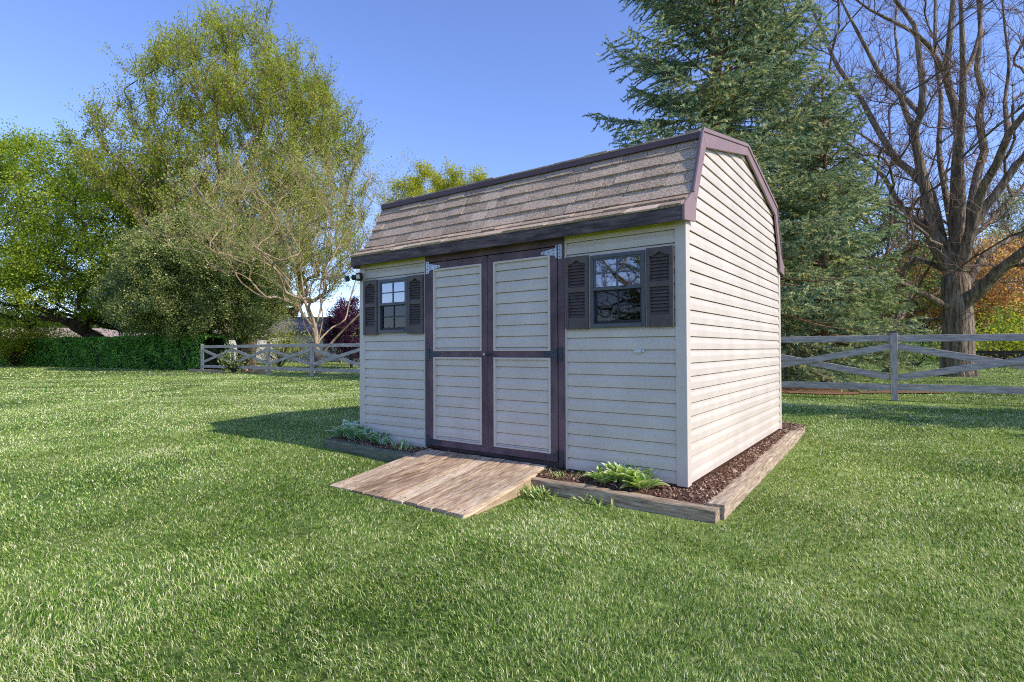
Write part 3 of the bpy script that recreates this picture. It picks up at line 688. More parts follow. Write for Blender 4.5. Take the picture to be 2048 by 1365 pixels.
def shoots(name, x, y, z, label, n, L, spread, seedk, sx=.12, cat='plant', group=None, m_=None):
    random.seed(seedk); V, F, R = [], [], []
    for i in range(n):
        az = random.uniform(0, 6.28); leaf_surface(V, F, R, (x + random.gauss(0, sx), y + random.gauss(0, sx * .4), z), az, random.uniform(.9, 1.5) - .2 * spread, L * random.uniform(.5, 1.1), L * .085, random.uniform(0, .7) * spread, .3, n=4, edge=False)
    me = bpy.data.meshes.new(name); me.from_pydata([(a - x, b_ - y, c - z) for a, b_, c in V], [], F); a = me.attributes.new('rnd', 'FLOAT', 'FACE'); a.data.foreach_set('value', np.array(R, np.float32)); me.update()
    return tag(link(name, me, m_ or m_shoot, loc=(x, y, z)), label, cat, group)
GS = 'young perennial shoots in the bed'
shoots('perennial_shoots', -1.0, -.16, .10, 'pale yellow green perennial shoots beside the upper right corner of the ramp', 60, .075, 1, 31, group=GS)
shoots('perennial_shoots', -.80, -.12, .10, 'thin upright shoots between the ramp and the right hostas', 14, .085, .5, 32, sx=.06, group=GS)
shoots('perennial_shoots', -2.95, -.13, .135, 'dark green shoots left of the ramp near the door frame', 26, .12, .4, 33, sx=.10, group=GS, m_=m_hosL)
shoots('perennial_shoots', -2.80, -.20, .135, 'low bright shoots touching the left edge of the ramp', 14, .08, 1, 34, sx=.06, group=GS)
shoots('grass_tuft', -1.06, -.46, .0, 'longer light tuft of grass at the timber end by the right side of the ramp', 90, .11, 1.2, 35, sx=.11, cat='grass tuft')
shoots('grass_tuft', -.55, -.42, .0, 'sparse long grass blades against the front timber below the hostas', 18, .12, 1.4, 36, sx=.06, cat='grass tuft')

# ------------------------------------------------------------------ fence
FY = 10.5
m_fence = mat('weathered_fence_wood', (.25, .215, .185), (.48, .42, .36), (.72, .63, .53), scale=4, detail=10, stretch=(.9, 8, 8), rough=.9, spec=.1, bump=.5, bscale=12, bdist=.01, lo=.3, hi=.7)
m_fpost = mat('weathered_post_wood', (.26, .22, .19), (.48, .41, .35), (.70, .61, .50), scale=4, detail=10, stretch=(8, 8, .9), rough=.9, spec=.1, bump=.5, bscale=12, bdist=.01, lo=.3, hi=.7)
m_wire = mat('fence_wire', (.10, .11, .11), rough=.5, metal=.6)
fence = thing('crossbuck_fence', 'weathered grey wooden crossbuck rail fence with wire mesh running behind the shed', 'fence', loc=(0, FY, 0))
xs = [8.25, 4.66, 1.08, -2.47, -6.02, -9.57, -13.13, -16.68, -20.12, -23.6, -26.95, -30.2]
FO = (0, FY, 0)
for i, x in enumerate(xs):
    b = MB(); hp = 1.47 + .02 * math.sin(i * 3); b.box(x - .065, x + .065, FY - .06, FY + .06, 0, hp); b.box(x - .05, x + .05, FY - .045, FY + .045, hp, hp + .02)
    po = b.build('post', m_fpost, fence, bevel=.006, off=FO)
    c = MB(); c.tube([(x, FY, hp + .02), (x, FY, hp + .03), (x, FY, hp + .055)], [.075, .075, .02], 8); c.build('post_cap', m_black, po, off=FO)
rr = random.Random(4)
for i in range(len(xs) - 1):
    a, c = xs[i], xs[i + 1]
    for z, nm in ((1.355, 'rail'), (.29, 'rail')):
        b = MB(); j = rr.uniform(-.015, .015); b.bar((a - .04, FY, z + j), (c + .04, FY, z + rr.uniform(-.015, .015)), .042, .145); b.build(nm, m_fence, fence, bevel=.008, off=FO)
    b = MB(); b.bar((a - .06, FY - .0225, 1.18), (c + .06, FY - .0225, .50), .040, .14); b.build('brace', m_fence, fence, bevel=.008, off=FO)
    b = MB(); b.bar((a - .06, FY + .0225, .50), (c + .06, FY + .0225, 1.18), .040, .14); b.build('brace', m_fence, fence, bevel=.008, off=FO)
def wires():
    V = []; Q = []
    def wv(x0, x1, z0, z1):
        b = len(V); t = .0014; y = FY + .075
        if x1 - x0 > z1 - z0: V.extend([(x0, y, z0 - t), (x1, y, z0 - t), (x1, y + t, z0 + t), (x0, y + t, z0 + t)])
        else: V.extend([(x0 - t, y, z0), (x0 + t, y + t, z0), (x0 + t, y + t, z1), (x0 - t, y, z1)])
        Q.append((b, b + 1, b + 2, b + 3))
    for x in np.arange(-30.1, 8.2, .10): wv(x, x, .03, 1.2)
    for z in np.arange(.05, 1.21, .075): wv(-30.1, 8.2, z, z)
    V = np.array(V) - np.array(FO); return np_mesh('wire_mesh', V, Q)
link('wire_mesh', wires(), m_wire, fence)

# ------------------------------------------------------------------ trees
def tubes_mesh(chains, sides_fn):
    """chains: list of (pts (n,3), radii (n)). Returns verts, quads."""
    VS = []; QS = []; base = 0
    for P, Rr in chains:
        n = len(P); s = sides_fn(Rr[0])
        T = np.gradient(P, axis=0); T /= np.linalg.norm(T, axis=1)[:, None] + 1e-9
        ref = np.array([.31, .22, .92]) if abs(T[0, 2]) < .9 else np.array([.95, .1, .1])
        X = np.cross(T, ref); X /= np.linalg.norm(X, axis=1)[:, None] + 1e-9; Y = np.cross(T, X)
        a = np.arange(s) * 2 * np.pi / s
        V = P[:, None, :] + Rr[:, None, None] * (X[:, None, :] * np.cos(a)[None, :, None] + Y[:, None, :] * np.sin(a)[None, :, None])
        I = (np.arange(n - 1) * s)[:, None]; k = np.arange(s)[None, :]; k2 = (k + 1) % s
        Q = np.stack([I + k, I + k2, I + s + k2, I + s + k], -1).reshape(-1, 4) + base
        VS.append(V.reshape(-1, 3)); QS.append(Q); base += n * s
    return np.concatenate(VS), np.concatenate(QS)

class Skel:
    def __init__(s): s.p = []; s.par = []; s.minr = {}
    def add(s, p, par): s.p.append(np.array(p, float)); s.par.append(par); return len(s.p) - 1
    def path(s, pts, par, step=.5):
        """add a smooth path through pts, starting from node par"""
        ids = []; prev = par
        allp = ([s.p[par]] if par >= 0 else []) + [np.array(q, float) for q in pts]
        A = np.array(allp); n = len(A)
        if n == 1: return [s.add(A[0], par)]
        for i in range(n - 1):
            p0, p1, p2, p3 = A[max(i - 1, 0)], A[i], A[i + 1], A[min(i + 2, n - 1)]
            k = max(1, int(np.linalg.norm(p2 - p1) / step))
            for j in range(1, k + 1):
                t = j / k; q = .5 * ((2 * p1) + (-p0 + p2) * t + (2 * p0 - 5 * p1 + 4 * p2 - p3) * t * t + (-p0 + 3 * p1 - 3 * p2 + p3) * t ** 3)
                if i == 0 and prev == -1 and j == 1: prev = s.add(p1, -1); ids.append(prev)
                prev = s.add(q, prev); ids.append(prev)
        return ids
    def nearest(s, arr, cnt, q, up, minz=-1e9):
        D = arr[:cnt] - q; d = np.sqrt((D ** 2).sum(1)); pen = np.maximum(0, D[:, 2] + up * d) * 1.6
        h = d + pen; h[arr[:cnt, 2] < minz] += 50
        return int(np.argmin(h))
    def colonize(s, att, up=.35, step=.45, wob=.08, minz=-1e9, seed=0):
        """join each attractor to the best existing node by a bending path"""
        g = np.random.default_rng(seed); cap = len(s.p) + len(att) * 40; arr = np.zeros((cap, 3)); arr[:len(s.p)] = s.p; tips = []
        for q in att:
            cnt = len(s.p); k = s.nearest(arr, cnt, q, up, minz); p0 = s.p[k]; pp = s.p[s.par[k]] if s.par[k] >= 0 else p0 - np.array([0, 0, 1.]); d0 = p0 - pp; d0 /= np.linalg.norm(d0) + 1e-9
            L = np.linalg.norm(q - p0); n = max(2, min(36, int(L / step))); c1 = p0 + d0 * L * .28 + g.normal(0, wob, 3) * L; prev = k
            for j in range(1, n + 1):
                t = j / n; x = (1 - t) ** 2 * p0 + 2 * t * (1 - t) * c1 + t * t * q
                if j < n: x = x + g.normal(0, wob * .12, 3) * min(L, 2)
                prev = s.add(x, prev); arr[prev] = x
            tips.append(prev)
        return tips
    def thick(s, ids, r0, r1):
        for k, i in enumerate(ids): s.minr[i] = max(s.minr.get(i, 0), r0 + (r1 - r0) * k / max(1, len(ids) - 1))
    def radii(s, tip, power, cap=None):
        n = len(s.p); acc = np.zeros(n); kids = [[] for _ in range(n)]
        for i in range(n):
            if s.par[i] >= 0: kids[s.par[i]].append(i)
        for i in range(n - 1, -1, -1):
            if not kids[i]: acc[i] = tip ** power
            if s.par[i] >= 0: acc[s.par[i]] += acc[i]
        r = acc ** (1 / power)
        if s.minr:
            for i, v in s.minr.items(): r[i] = v
        for i in range(n):
            if s.par[i] >= 0: r[i] = min(r[i], r[s.par[i]])
        s.kids = kids; return r
    def chains(s, r):
        out = []; roots = [i for i in range(len(s.p)) if s.par[i] < 0]; st = [(-1, k) for k in roots]
        while st:
            par, i = st.pop(); idx = [i]
            while s.kids[idx[-1]]:
                ks = sorted(s.kids[idx[-1]], key=lambda k: -r[k]); 
                for k in ks[1:]: st.append((idx[-1], k))
                idx.append(ks[0])
            P = [s.p[k] for k in idx]; R_ = [r[k] for k in idx]
            if par >= 0: P = [s.p[par]] + P; R_ = [min(r[par], R_[0] * 1.25)] + R_
            if len(P) > 1: out.append((np.array(P), np.array(R_)))
        return out

def leaf_cards(C, size, g, flat=0., aspect=.62, droop=0.):
    """diamond leaves at centres C with random orientation; flat>0 biases them to lie level"""
    n = len(C); d = g.normal(0, 1, (n, 3)); d[:, 2] *= (1 - flat); d[:, 2] -= droop; d /= np.linalg.norm(d, axis=1)[:, None]
    w = g.normal(0, 1, (n, 3)); w[:, 2] *= (1 - flat); w -= (w * d).sum(1)[:, None] * d; w /= np.linalg.norm(w, axis=1)[:, None]
    s = size * g.uniform(.65, 1.3, n)[:, None]
    V = np.stack([C - d * s * .5, C + w * s * aspect * .5 + d * s * .05, C + d * s * .5, C - w * s * aspect * .5 + d * s * .05], 1)
    b = np.arange(n) * 4
    return V.reshape(-1, 3), np.stack([b, b + 1, b + 2, b + 3], -1)

def bark(name, c1, c2, c3, sc=3, st=(6, 6, .8), bump=1.0, bdist=.05):
    return mat(name, c1, c2, c3, scale=sc, stretch=st, detail=10, rough=.92, spec=.1, bump=bump, bscale=sc * 2, bdist=bdist, lo=.32, hi=.68)
m_bark = bark('grey_brown_bark', (.08, .06, .04), (.24, .185, .13), (.46, .37, .27), sc=1.6, st=(5, 5, .7), bdist=.12)
m_twig = mat('twig_bark', (.12, .08, .06), (.26, .18, .14), scale=2, rough=.9, spec=.1)
m_tan = mat('tan_twig_bark', (.22, .155, .09), (.39, .29, .18), (.52, .40, .27), scale=2, rough=.85, spec=.1)
m_dark = mat('dark_bark', (.03, .024, .02), (.09, .065, .05), scale=3, rough=.9)

def build_tree(name, label, skel, tips, tipr, power, bark_m, twig_m, leaf_m, leaves_per, lsize, spread, seed, cat='tree', group=None, twigs=0, twlen=.6, twup=.4,
               flat=0., rboost=1.0, trunk_r=None, base=None, split=.045, twr=None, aspect=.62, crown_name='crown', leaf_along=False, extra=None, trunk_flare=0):
    g = np.random.default_rng(seed); r = skel.radii(tipr, power)
    if trunk_r and not skel.minr: r = np.where(r > split, split + (r - split) * (trunk_r - split) / max(1e-6, r.max() - split), r)
    base = np.array(base if base is not None else skel.p[0]); base = np.array([base[0], base[1], 0.])
    if trunk_flare:
        for i in range(len(skel.p)):
            h = skel.p[i][2]
            if r[i] > trunk_r * .8: r[i] *= 1 + trunk_flare * math.exp(-max(h, 0) / .35)
    ch = skel.chains(r); root = thing(name, label, cat, group, loc=tuple(base))
    P = np.array(skel.p); TW = []
    if twigs:
        cand = [i for i in range(len(P)) if r[i] < split * .9]; cand = np.array(cand)
        pick = g.choice(cand, twigs); par = np.array([skel.par[i] if skel.par[i] >= 0 else i for i in pick])
        D = P[pick] - P[par]; D /= np.linalg.norm(D, axis=1)[:, None] + 1e-9; rn = g.normal(0, 1, (twigs, 3)); D2 = D * .8 + rn * .55; D2[:, 2] += twup; D2 /= np.linalg.norm(D2, axis=1)[:, None]
        L = twlen * g.uniform(.4, 1.3, twigs)
        Pm = P[pick] + D2 * (L * .5)[:, None] + g.normal(0, .05, (twigs, 3)) * L[:, None]; Pe = P[pick] + D2 * L[:, None] + np.array([0, 0, 1]) * (L * .14 * twup)[:, None]
        rr_ = (twr or tipr * .8)
        for a, b_, c in zip(P[pick], Pm, Pe): TW.append((np.array([a, b_, c]), np.array([rr_, rr_ * .8, rr_ * .45])))
        tipsP = np.concatenate([P[tips], Pe]) if len(tips) else Pe; mids = Pm
    else: tipsP = P[tips]; mids = P[tips]
    big = [c for c in ch if c[1][0] > split]; small = [c for c in ch if c[1][0] <= split]
    V, Q = tubes_mesh(big, lambda x: 12 if x > .2 else 8 if x > .08 else 6)
    link('trunk', np_mesh('trunk', V - base, Q, smooth=True), bark_m, root)
    if small or TW:
        V, Q = tubes_mesh(small + TW, lambda x: 4 if x > .02 else 3)
        br = link('branches', np_mesh('branches', V - base, Q, smooth=True), twig_m, root)
    if leaf_m is not None:
        A = np.concatenate([tipsP, mids]) if twigs else tipsP
        n = int(leaves_per * len(A)); k = g.integers(0, len(A), n); C = A[k] + g.normal(0, spread, (n, 3))
        V, Q = leaf_cards(C, lsize, g, flat, aspect)
        cl = g.random(len(A))[k]; rv = np.clip(.55 * cl + .45 * g.random(n), 0, 1)
        link(crown_name, np_mesh(crown_name, V - base, Q, None, rv), leaf_m, root)
    return root

def sample_env(fn, n, lo, hi, g):
    out = []; lo = np.array(lo, float); hi = np.array(hi, float)
    while len(out) < n:
        q = g.uniform(lo, hi, (n * 2, 3)); k = fn(q); out += list(q[k])
    return np.array(out[:n])
def order(att, origin): return att[np.argsort(np.linalg.norm(att - origin, axis=1) + np.random.default_rng(1).normal(0, .6, len(att)))]

def lv(stops, **k): return stops

# --- T8: big bare maple on the right, limbs traced as a real branching frame at its own distance
def big_maple():
    D = 28.0; s = Skel(); g = np.random.default_rng(88)
    def LP(pix, d0, d1):
        n = len(pix); return [pt(u, v, D + d0 + (d1 - d0) * (i / (n - 1))) for i, (u, v) in enumerate(pix)]
    b0 = pt(1916, 752, D); b0[2] = -.1
    tr = s.path([b0] + LP([(1916, 700), (1916, 640), (1913, 590), (1911, 555)], 0, 0), -1, .4)
    def at_v(v):
        z = pt(1913, v, D)[2]; return min(tr, key=lambda i: abs(s.p[i][2] - z))
    limbs = [([(1870, 490), (1853, 390), (1836, 310), (1829, 258), (1842, 230), (1846, 180), (1838, 110), (1828, 50), (1790, 0), (1760, -60)], 560, -1.5),
             ([(1882, 470), (1854, 369), (1797, 324), (1752, 254), (1719, 193), (1674, 131), (1641, 53), (1616, 0), (1600, -50)], 575, 2),
             ([(1912, 410), (1914, 328), (1918, 271), (1908, 205), (1893, 156), (1899, 82), (1906, 0), (1915, -120)], 556, 1.5),
             ([(1921, 400), (1918, 320), (1924, 230), (1926, 150), (1924, 60), (1918, -60)], 556, -2.5),
             ([(1938, 435), (1957, 340), (1969, 304), (1957, 234), (1967, 190), (1953, 139), (1961, 74), (1956, 0), (1950, -80)], 560, 3),
             ([(1930, 500), (1955, 410), (1969, 369), (1994, 328), (2018, 267), (2048, 230), (2100, 170), (2140, 60)], 570, -3),
             ([(1945, 455), (1994, 386), (2035, 328), (2080, 280), (2140, 180), (2180, 80)], 575, 1),
             ([(1940, 560), (1969, 512), (2010, 484), (2060, 462), (2160, 420)], 595, 4),
             ([(1950, 590), (2000, 540), (2048, 503), (2130, 440), (2220, 400)], 605, -2),
             ([(1888, 612), (1850, 590), (1820, 575), (1790, 560), (1740, 535)], 622, -2.5),
             ([(1895, 490), (1846, 451), (1805, 418), (1772, 361), (1735, 324), (1657, 287)], 585, -1),
             ([(1885, 637), (1862, 640), (1835, 640), (1800, 655)], 645, 1.5),
             ([(1905, 470), (1890, 380), (1878, 300), (1882, 200), (1870, 100), (1872, -40)], 560, 5),
             ([(1925, 540), (1940, 480), (1985, 440), (2040, 380), (2080, 330)], 590, 6)]
    lids = []
    tw = [.24, .19, .25, .21, .19, .21, .22, .16, .25, .15, .15, .07, .14, .13]
    s.thick(tr, .56, .47)
    for (pix, v0, dd), w in zip(limbs, tw): k = s.path(LP(pix, dd * .15, dd), at_v(v0), .5); lids.append(k); s.thick(k, w, .045)
    # secondary limbs
    def near(u, v, ids): q = pt(u, v, D); return min(ids, key=lambda i: np.linalg.norm(s.p[i] - q))
    s.thick(s.path(LP([(1850, 380), (1805, 332), (1764, 299), (1723, 270), (1678, 242)], 1, 3), near(1853, 392, lids[0]), .5), .10, .03)
    s.thick(s.path(LP([(1815, 235), (1800, 190), (1764, 155), (1735, 102), (1707, 49), (1682, 0), (1670, -40)], -1, -3), near(1829, 262, lids[0]), .5), .10, .03)
    s.thick(s.path(LP([(1800, 0 + 180), (1797, 120), (1790, 60), (1795, 0)], 1, 4), near(1815, 235, lids[0]), .5), .10, .03)
    s.thick(s.path(LP([(1885, 140), (1860, 95), (1835, 70), (1790, 45), (1740, 20), (1700, -10)], 0, -3), near(1893, 156, lids[2]), .5), .10, .03)
    s.thick(s.path(LP([(2010, 205), (2018, 130), (2010, 60), (2005, 0)], 1, 2), near(2018, 267, lids[5]), .5), .10, .03)
    s.thick(s.path(LP([(1940, 130), (1960, 60), (1963, -20)], 0, 2), near(1924, 150, lids[3]), .5), .10, .03)
    c = pt(1912, 300, D); c[2] = 0
    def env(q):
        rr_ = np.hypot(q[:, 0] - c[0], q[:, 1] - c[1]); R_ = 9.8 * np.sqrt(np.clip(1 - ((q[:, 2] - 12.5) / 12.5) ** 2, 0, 1)); return (rr_ < R_) & (q[:, 2] > 3.2)
    att = sample_env(env, 1300, (c[0] - 10, c[1] - 10, 3), (c[0] + 10, c[1] + 10, 25), g)
    tips = s.colonize(order(att, np.array([c[0], c[1], 5])), up=.5, step=.5, wob=.16, minz=4.0, seed=3)
    return build_tree('maple_tree', 'large bare maple with a thick furrowed trunk and spreading limbs behind the right fence', s, tips, .013, 2.15, m_bark, m_twig, None, 0, 0, 0, 5, twigs=17000, twlen=1.0, twup=.25, trunk_r=.56, split=.05, twr=.0085, trunk_flare=.22)
bigm = big_maple()

# --- generic broadleaf with an envelope
def leafy(name, label, u, dist, base_z, trunk_top, rad, zc, hz, n, trunk_r, tipr, bm, tm, lm, lper, lsize, spread, seed, twigs=3000, twlen=.7, up=.4, zmin=None, lobes=.25, flat=0, egg=0, stems=1, power=2.3, twup=.3, cat='tree', group=None, lean=(0, 0), aspect=.62, pos=None, wob=.12, shell=.0):
    g = np.random.default_rng(seed); c = pt(u, 690, dist) if pos is None else np.array([pos[0], pos[1], 0.]); c[2] = 0; s = Skel()
    for k in range(stems):
        a = k * 2.4 + seed; off = np.array([math.cos(a), math.sin(a), 0]) * (.0 if stems == 1 else trunk_r * .6)
        top = c + np.array([lean[0], lean[1], trunk_top]) + (0 if stems == 1 else np.array([math.cos(a), math.sin(a), 0]) * trunk_top * .35)
        s.path([c + off + np.array([0, 0, -.1]), c + off + np.array([0, 0, trunk_top * .4]), top], -1, .5)
    ph = g.uniform(0, 6.28, 6)
    def env(q):
        dx, dy = q[:, 0] - c[0] - lean[0], q[:, 1] - c[1] - lean[1]; az = np.arctan2(dy, dx); t = (q[:, 2] - zc) / hz
        R_ = rad * np.sqrt(np.clip(1 - t ** 2, 0, 1)) * (1 - egg * t); R_ = R_ * (1 + lobes * (.5 * np.sin(3 * az + ph[0] + 2 * t) + .5 * np.sin(5 * az + ph[1] + 4 * t) + .35 * np.sin(9 * t + ph[2] + 2 * az)))
        rr_ = np.hypot(dx, dy); return (rr_ < R_) & (rr_ > R_ * shell * g.random(len(q))) & (q[:, 2] > (zmin or .5))
    att = sample_env(env, n, (c[0] + lean[0] - rad * 1.4, c[1] + lean[1] - rad * 1.4, max(zmin or .5, zc - hz)), (c[0] + lean[0] + rad * 1.4, c[1] + lean[1] + rad * 1.4, zc + hz), g)
    tips = s.colonize(order(att, c + np.array([lean[0] * .5, lean[1] * .5, trunk_top])), up=up, step=max(.3, rad / 14), wob=wob, minz=trunk_top * .35, seed=seed)
    return build_tree(name, label, s, tips, tipr, power, bm, tm, lm, lper, lsize, spread, seed, cat=cat, group=group, twigs=twigs, twlen=twlen, twup=twup, flat=flat, trunk_r=trunk_r, base=c, split=min(.05, trunk_r * .4), aspect=aspect)

lm_maple = attr_ramp_mat('maple_leaf', [(0, (.07, .14, .015)), (.4, (.26, .38, .04)), (.75, (.46, .55, .08)), (1, (.66, .68, .14))], transl=.55, noise_amt=.5, nscale=.4, tmul=(1.2, 1.2, .4))
lm_tall = attr_ramp_mat('young_leaf', [(0, (.09, .15, .03)), (.4, (.30, .38, .05)), (.75, (.52, .56, .10)), (1, (.72, .66, .18))], transl=.55, noise_amt=.5, nscale=.3, tmul=(1.2, 1.15, .4))
lm_holly = attr_ramp_mat('holly_leaf', [(0, (.04, .085, .03)), (.4, (.12, .20, .06)), (.65, (.36, .40, .11)), (1, (.75, .68, .28))], transl=.3, rough=.35, spec=.5, noise_amt=.4, nscale=.6)
lm_crab = attr_ramp_mat('spring_leaf', [(0, (.18, .26, .05)), (.5, (.40, .46, .11)), (1, (.66, .62, .22))], transl=.4, noise_amt=.4, nscale=.6, tmul=(1.1, 1.1, .4))
lm_yell = attr_ramp_mat('yellow_green_leaf', [(0, (.22, .28, .03)), (.5, (.46, .50, .06)), (1, (.74, .64, .12))], transl=.55, noise_amt=.4, nscale=.5, tmul=(1.1, 1.1, .4))
lm_purp = attr_ramp_mat('purple_leaf', [(0, (.025, .008, .02)), (.5, (.08, .02, .06)), (1, (.18, .06, .12))], transl=.3, tmul=(1.2, .6, 1))
lm_oran = attr_ramp_mat('orange_leaf', [(0, (.50, .22, .10)), (.5, (.72, .42, .18)), (1, (.85, .68, .36))], transl=.6, noise_amt=.5, nscale=.5)
lm_pink = attr_ramp_mat('pink_bud', [(0, (.55, .28, .28)), (1, (.70, .45, .38))], transl=.3)
lm_shrub = attr_ramp_mat('shrub_leaf', [(0, (.04, .12, .02)), (.5, (.13, .28, .05)), (1, (.34, .48, .12))], transl=.4, noise_amt=.4, nscale=.8)
lm_pale = attr_ramp_mat('pale_leaf', [(0, (.18, .23, .10)), (.5, (.36, .42, .20)), (1, (.60, .60, .36))], transl=.5, noise_amt=.4, nscale=.5)

leafy('maple_tree', 'bright green leafy maple with a dark leaning trunk behind the hedge at far left', 225, 50.5, 0, 3.0, 9.6, 8.6, 7.6, 1300, .48, .02, m_dark, m_dark, lm_maple, 19, .15, .27, 101,
      twigs=5600, twlen=1.0, zmin=2.9, lobes=.16, flat=.3, lean=(-2.6, -1.6), up=.25, shell=.5, egg=-.05)
leafy('cottonwood_tree', 'very tall airy tree with young yellow green leaves rising behind the small evergreens', 492, 44, 0, 4, 8.5, 13.7, 11.0, 1300, .55, .022, m_bark, m_twig, lm_tall, 18, .12, .17, 102,
      twigs=6500, twlen=1.25, up=.75, zmin=3.5, lobes=.14, egg=.10, stems=4, twup=.9, wob=.10, shell=.3)
leafy('holly_tree', 'dark dense evergreen with small glinting leaves where the hedge meets the fence', 415, 38.5, 0, 1.8, 5.0, 5.1, 4.4, 850, .2, .012, m_dark, m_dark, lm_holly, 34, .10, .17, 103,
      twigs=4200, twlen=.55, zmin=2.0, lobes=.14, up=.1, shell=.55)
leafy('cottonwood_tree', 'yellow green treetop showing just above the left end of the shed roof', 878, 52, 0, 5, 6.0, 10.5, 7.6, 420, .4, .02, m_bark, m_twig, lm_yell, 36, .14, .24, 104, twigs=2600, twlen=.9, zmin=2, shell=.5)
leafy('plum_tree', 'small purple leaved plum between the fence and the far houses', 703, 36, 0, 1.0, 1.7, 2.5, 1.9, 160, .09, .008, m_dark, m_dark, lm_purp, 16, .10, .11, 105, twigs=700, twlen=.3, zmin=.8)

# --- crabapple: tan upswept branches just behind the left fence
def crab():
    D = 28.6; s = Skel(); g = np.random.default_rng(44)
    def LP(pix, d0, d1): n = len(pix); return [pt(u, v, D + d0 + (d1 - d0) * (i / max(1, n - 1))) for i, (u, v) in enumerate(pix)]
    b0 = pt(638, 750, D); b0[2] = -.05
    tr = s.path([b0] + LP([(636, 720), (632, 698)], 0, 0), -1, .25); top = tr[-1]; mid = tr[len(tr) // 2]
    for pix, d1, st in (([(622, 675), (608, 650), (604, 625), (596, 590), (590, 540), (570, 480), (540, 420), (500, 360), (470, 310)], -1, top), ([(634, 670), (632, 650), (640, 625), (646, 590), (655, 540), (690, 470), (730, 410), (790, 350), (815, 318)], 1.5, top),
                        ([(660, 690), (680, 668), (700, 648), (716, 632), (750, 590), (770, 540)], -1.5, mid), ([(630, 655), (618, 620), (590, 575), (540, 520), (480, 470), (420, 440), (350, 415)], -2.5, top),
                        ([(634, 665), (622, 640), (610, 600), (600, 520), (600, 440), (615, 350)], 2.5, top), ([(640, 680), (665, 655), (690, 640), (700, 600), (720, 540), (760, 470)], 3, top),
                        ([(628, 660), (600, 620), (570, 560), (510, 500), (440, 480), (380, 470)], 3.5, top), ([(645, 640), (640, 580), (660, 500), (650, 420), (670, 360)], -3, top)):
        s.path(LP(pix, 0, d1), st, .35)
    c = pt(585, 690, D); c[2] = 0
    def env(q):
        dx, dy = q[:, 0] - c[0], q[:, 1] - c[1]; t = (q[:, 2] - 6.3) / 4.4; ang = np.arctan2(dy, dx)
        return (np.hypot(dx, dy) < 6.1 * np.sqrt(np.clip(1 - t * t, 0, 1)) * (1 + .15 * np.sin(5 * ang + 3 * t))) & (q[:, 2] > 2.6 + .55 * np.hypot(dx, dy))
    att = sample_env(env, 520, (c[0] - 6.5, c[1] - 6.5, 2), (c[0] + 6.5, c[1] + 6.5, 11), g)
    tips = s.colonize(order(att, np.array([s.p[top][0], s.p[top][1], 2.0])), up=.7, step=.3, wob=.08, minz=1.9, seed=9)
    build_tree('crabapple_tree', 'half bare tree with tan upswept branches and tiny new leaves behind the left fence', s, tips, .009, 2.1, m_tan, m_tan, lm_crab, 3.0, .08, .14, 9, twigs=2600, twlen=.9, twup=.6, trunk_r=.16, split=.03, twr=.0055)
crab()
# --- small fork-trunk tree right
def forktree():
    D = 31; s = Skel(); g = np.random.default_rng(45)
    def LP(pix, d1): n = len(pix); return [pt(u, v, D + d1 * (i / max(1, n - 1))) for i, (u, v) in enumerate(pix)]
    b0 = pt(1782, 745, D); b0[2] = -.1
    tr = s.path([b0] + LP([(1780, 700), (1777, 660)], 0), -1, .3); top = tr[-1]
    for pix, d1 in (([(1770, 645), (1758, 620), (1745, 590), (1730, 550), (1700, 500), (1680, 430)], -1), ([(1786, 640), (1792, 600), (1798, 560), (1800, 500), (1790, 430), (1800, 360)], 1), ([(1795, 640), (1815, 610), (1835, 560), (1850, 500), (1860, 420)], 2), ([(1765, 640), (1775, 600), (1770, 540), (1760, 460)], 3)):
        s.path(LP(pix, d1), top, .35)
    c = pt(1785, 690, D); c[2] = 0
    def env(q): return (((q - np.array([c[0], c[1], 7.0])) / np.array([4.2, 4.2, 4.2])) ** 2).sum(1) < 1
    att = sample_env(env, 170, (c[0] - 4.2, c[1] - 4.2, 3), (c[0] + 4.2, c[1] + 4.2, 11.2), g)
    tips = s.colonize(order(att, np.array([c[0], c[1], 2.5])), up=.4, step=.4, wob=.14, minz=2, seed=2)
    build_tree('ash_tree', 'smaller fork trunked bare tree between the spruces and the big maple', s, tips, .011, 2.1, m_bark, m_twig, lm_oran, .5, .10, .15, 10, twigs=1500, twlen=.7, twup=.3, trunk_r=.33, split=.05, twr=.007)
forktree()

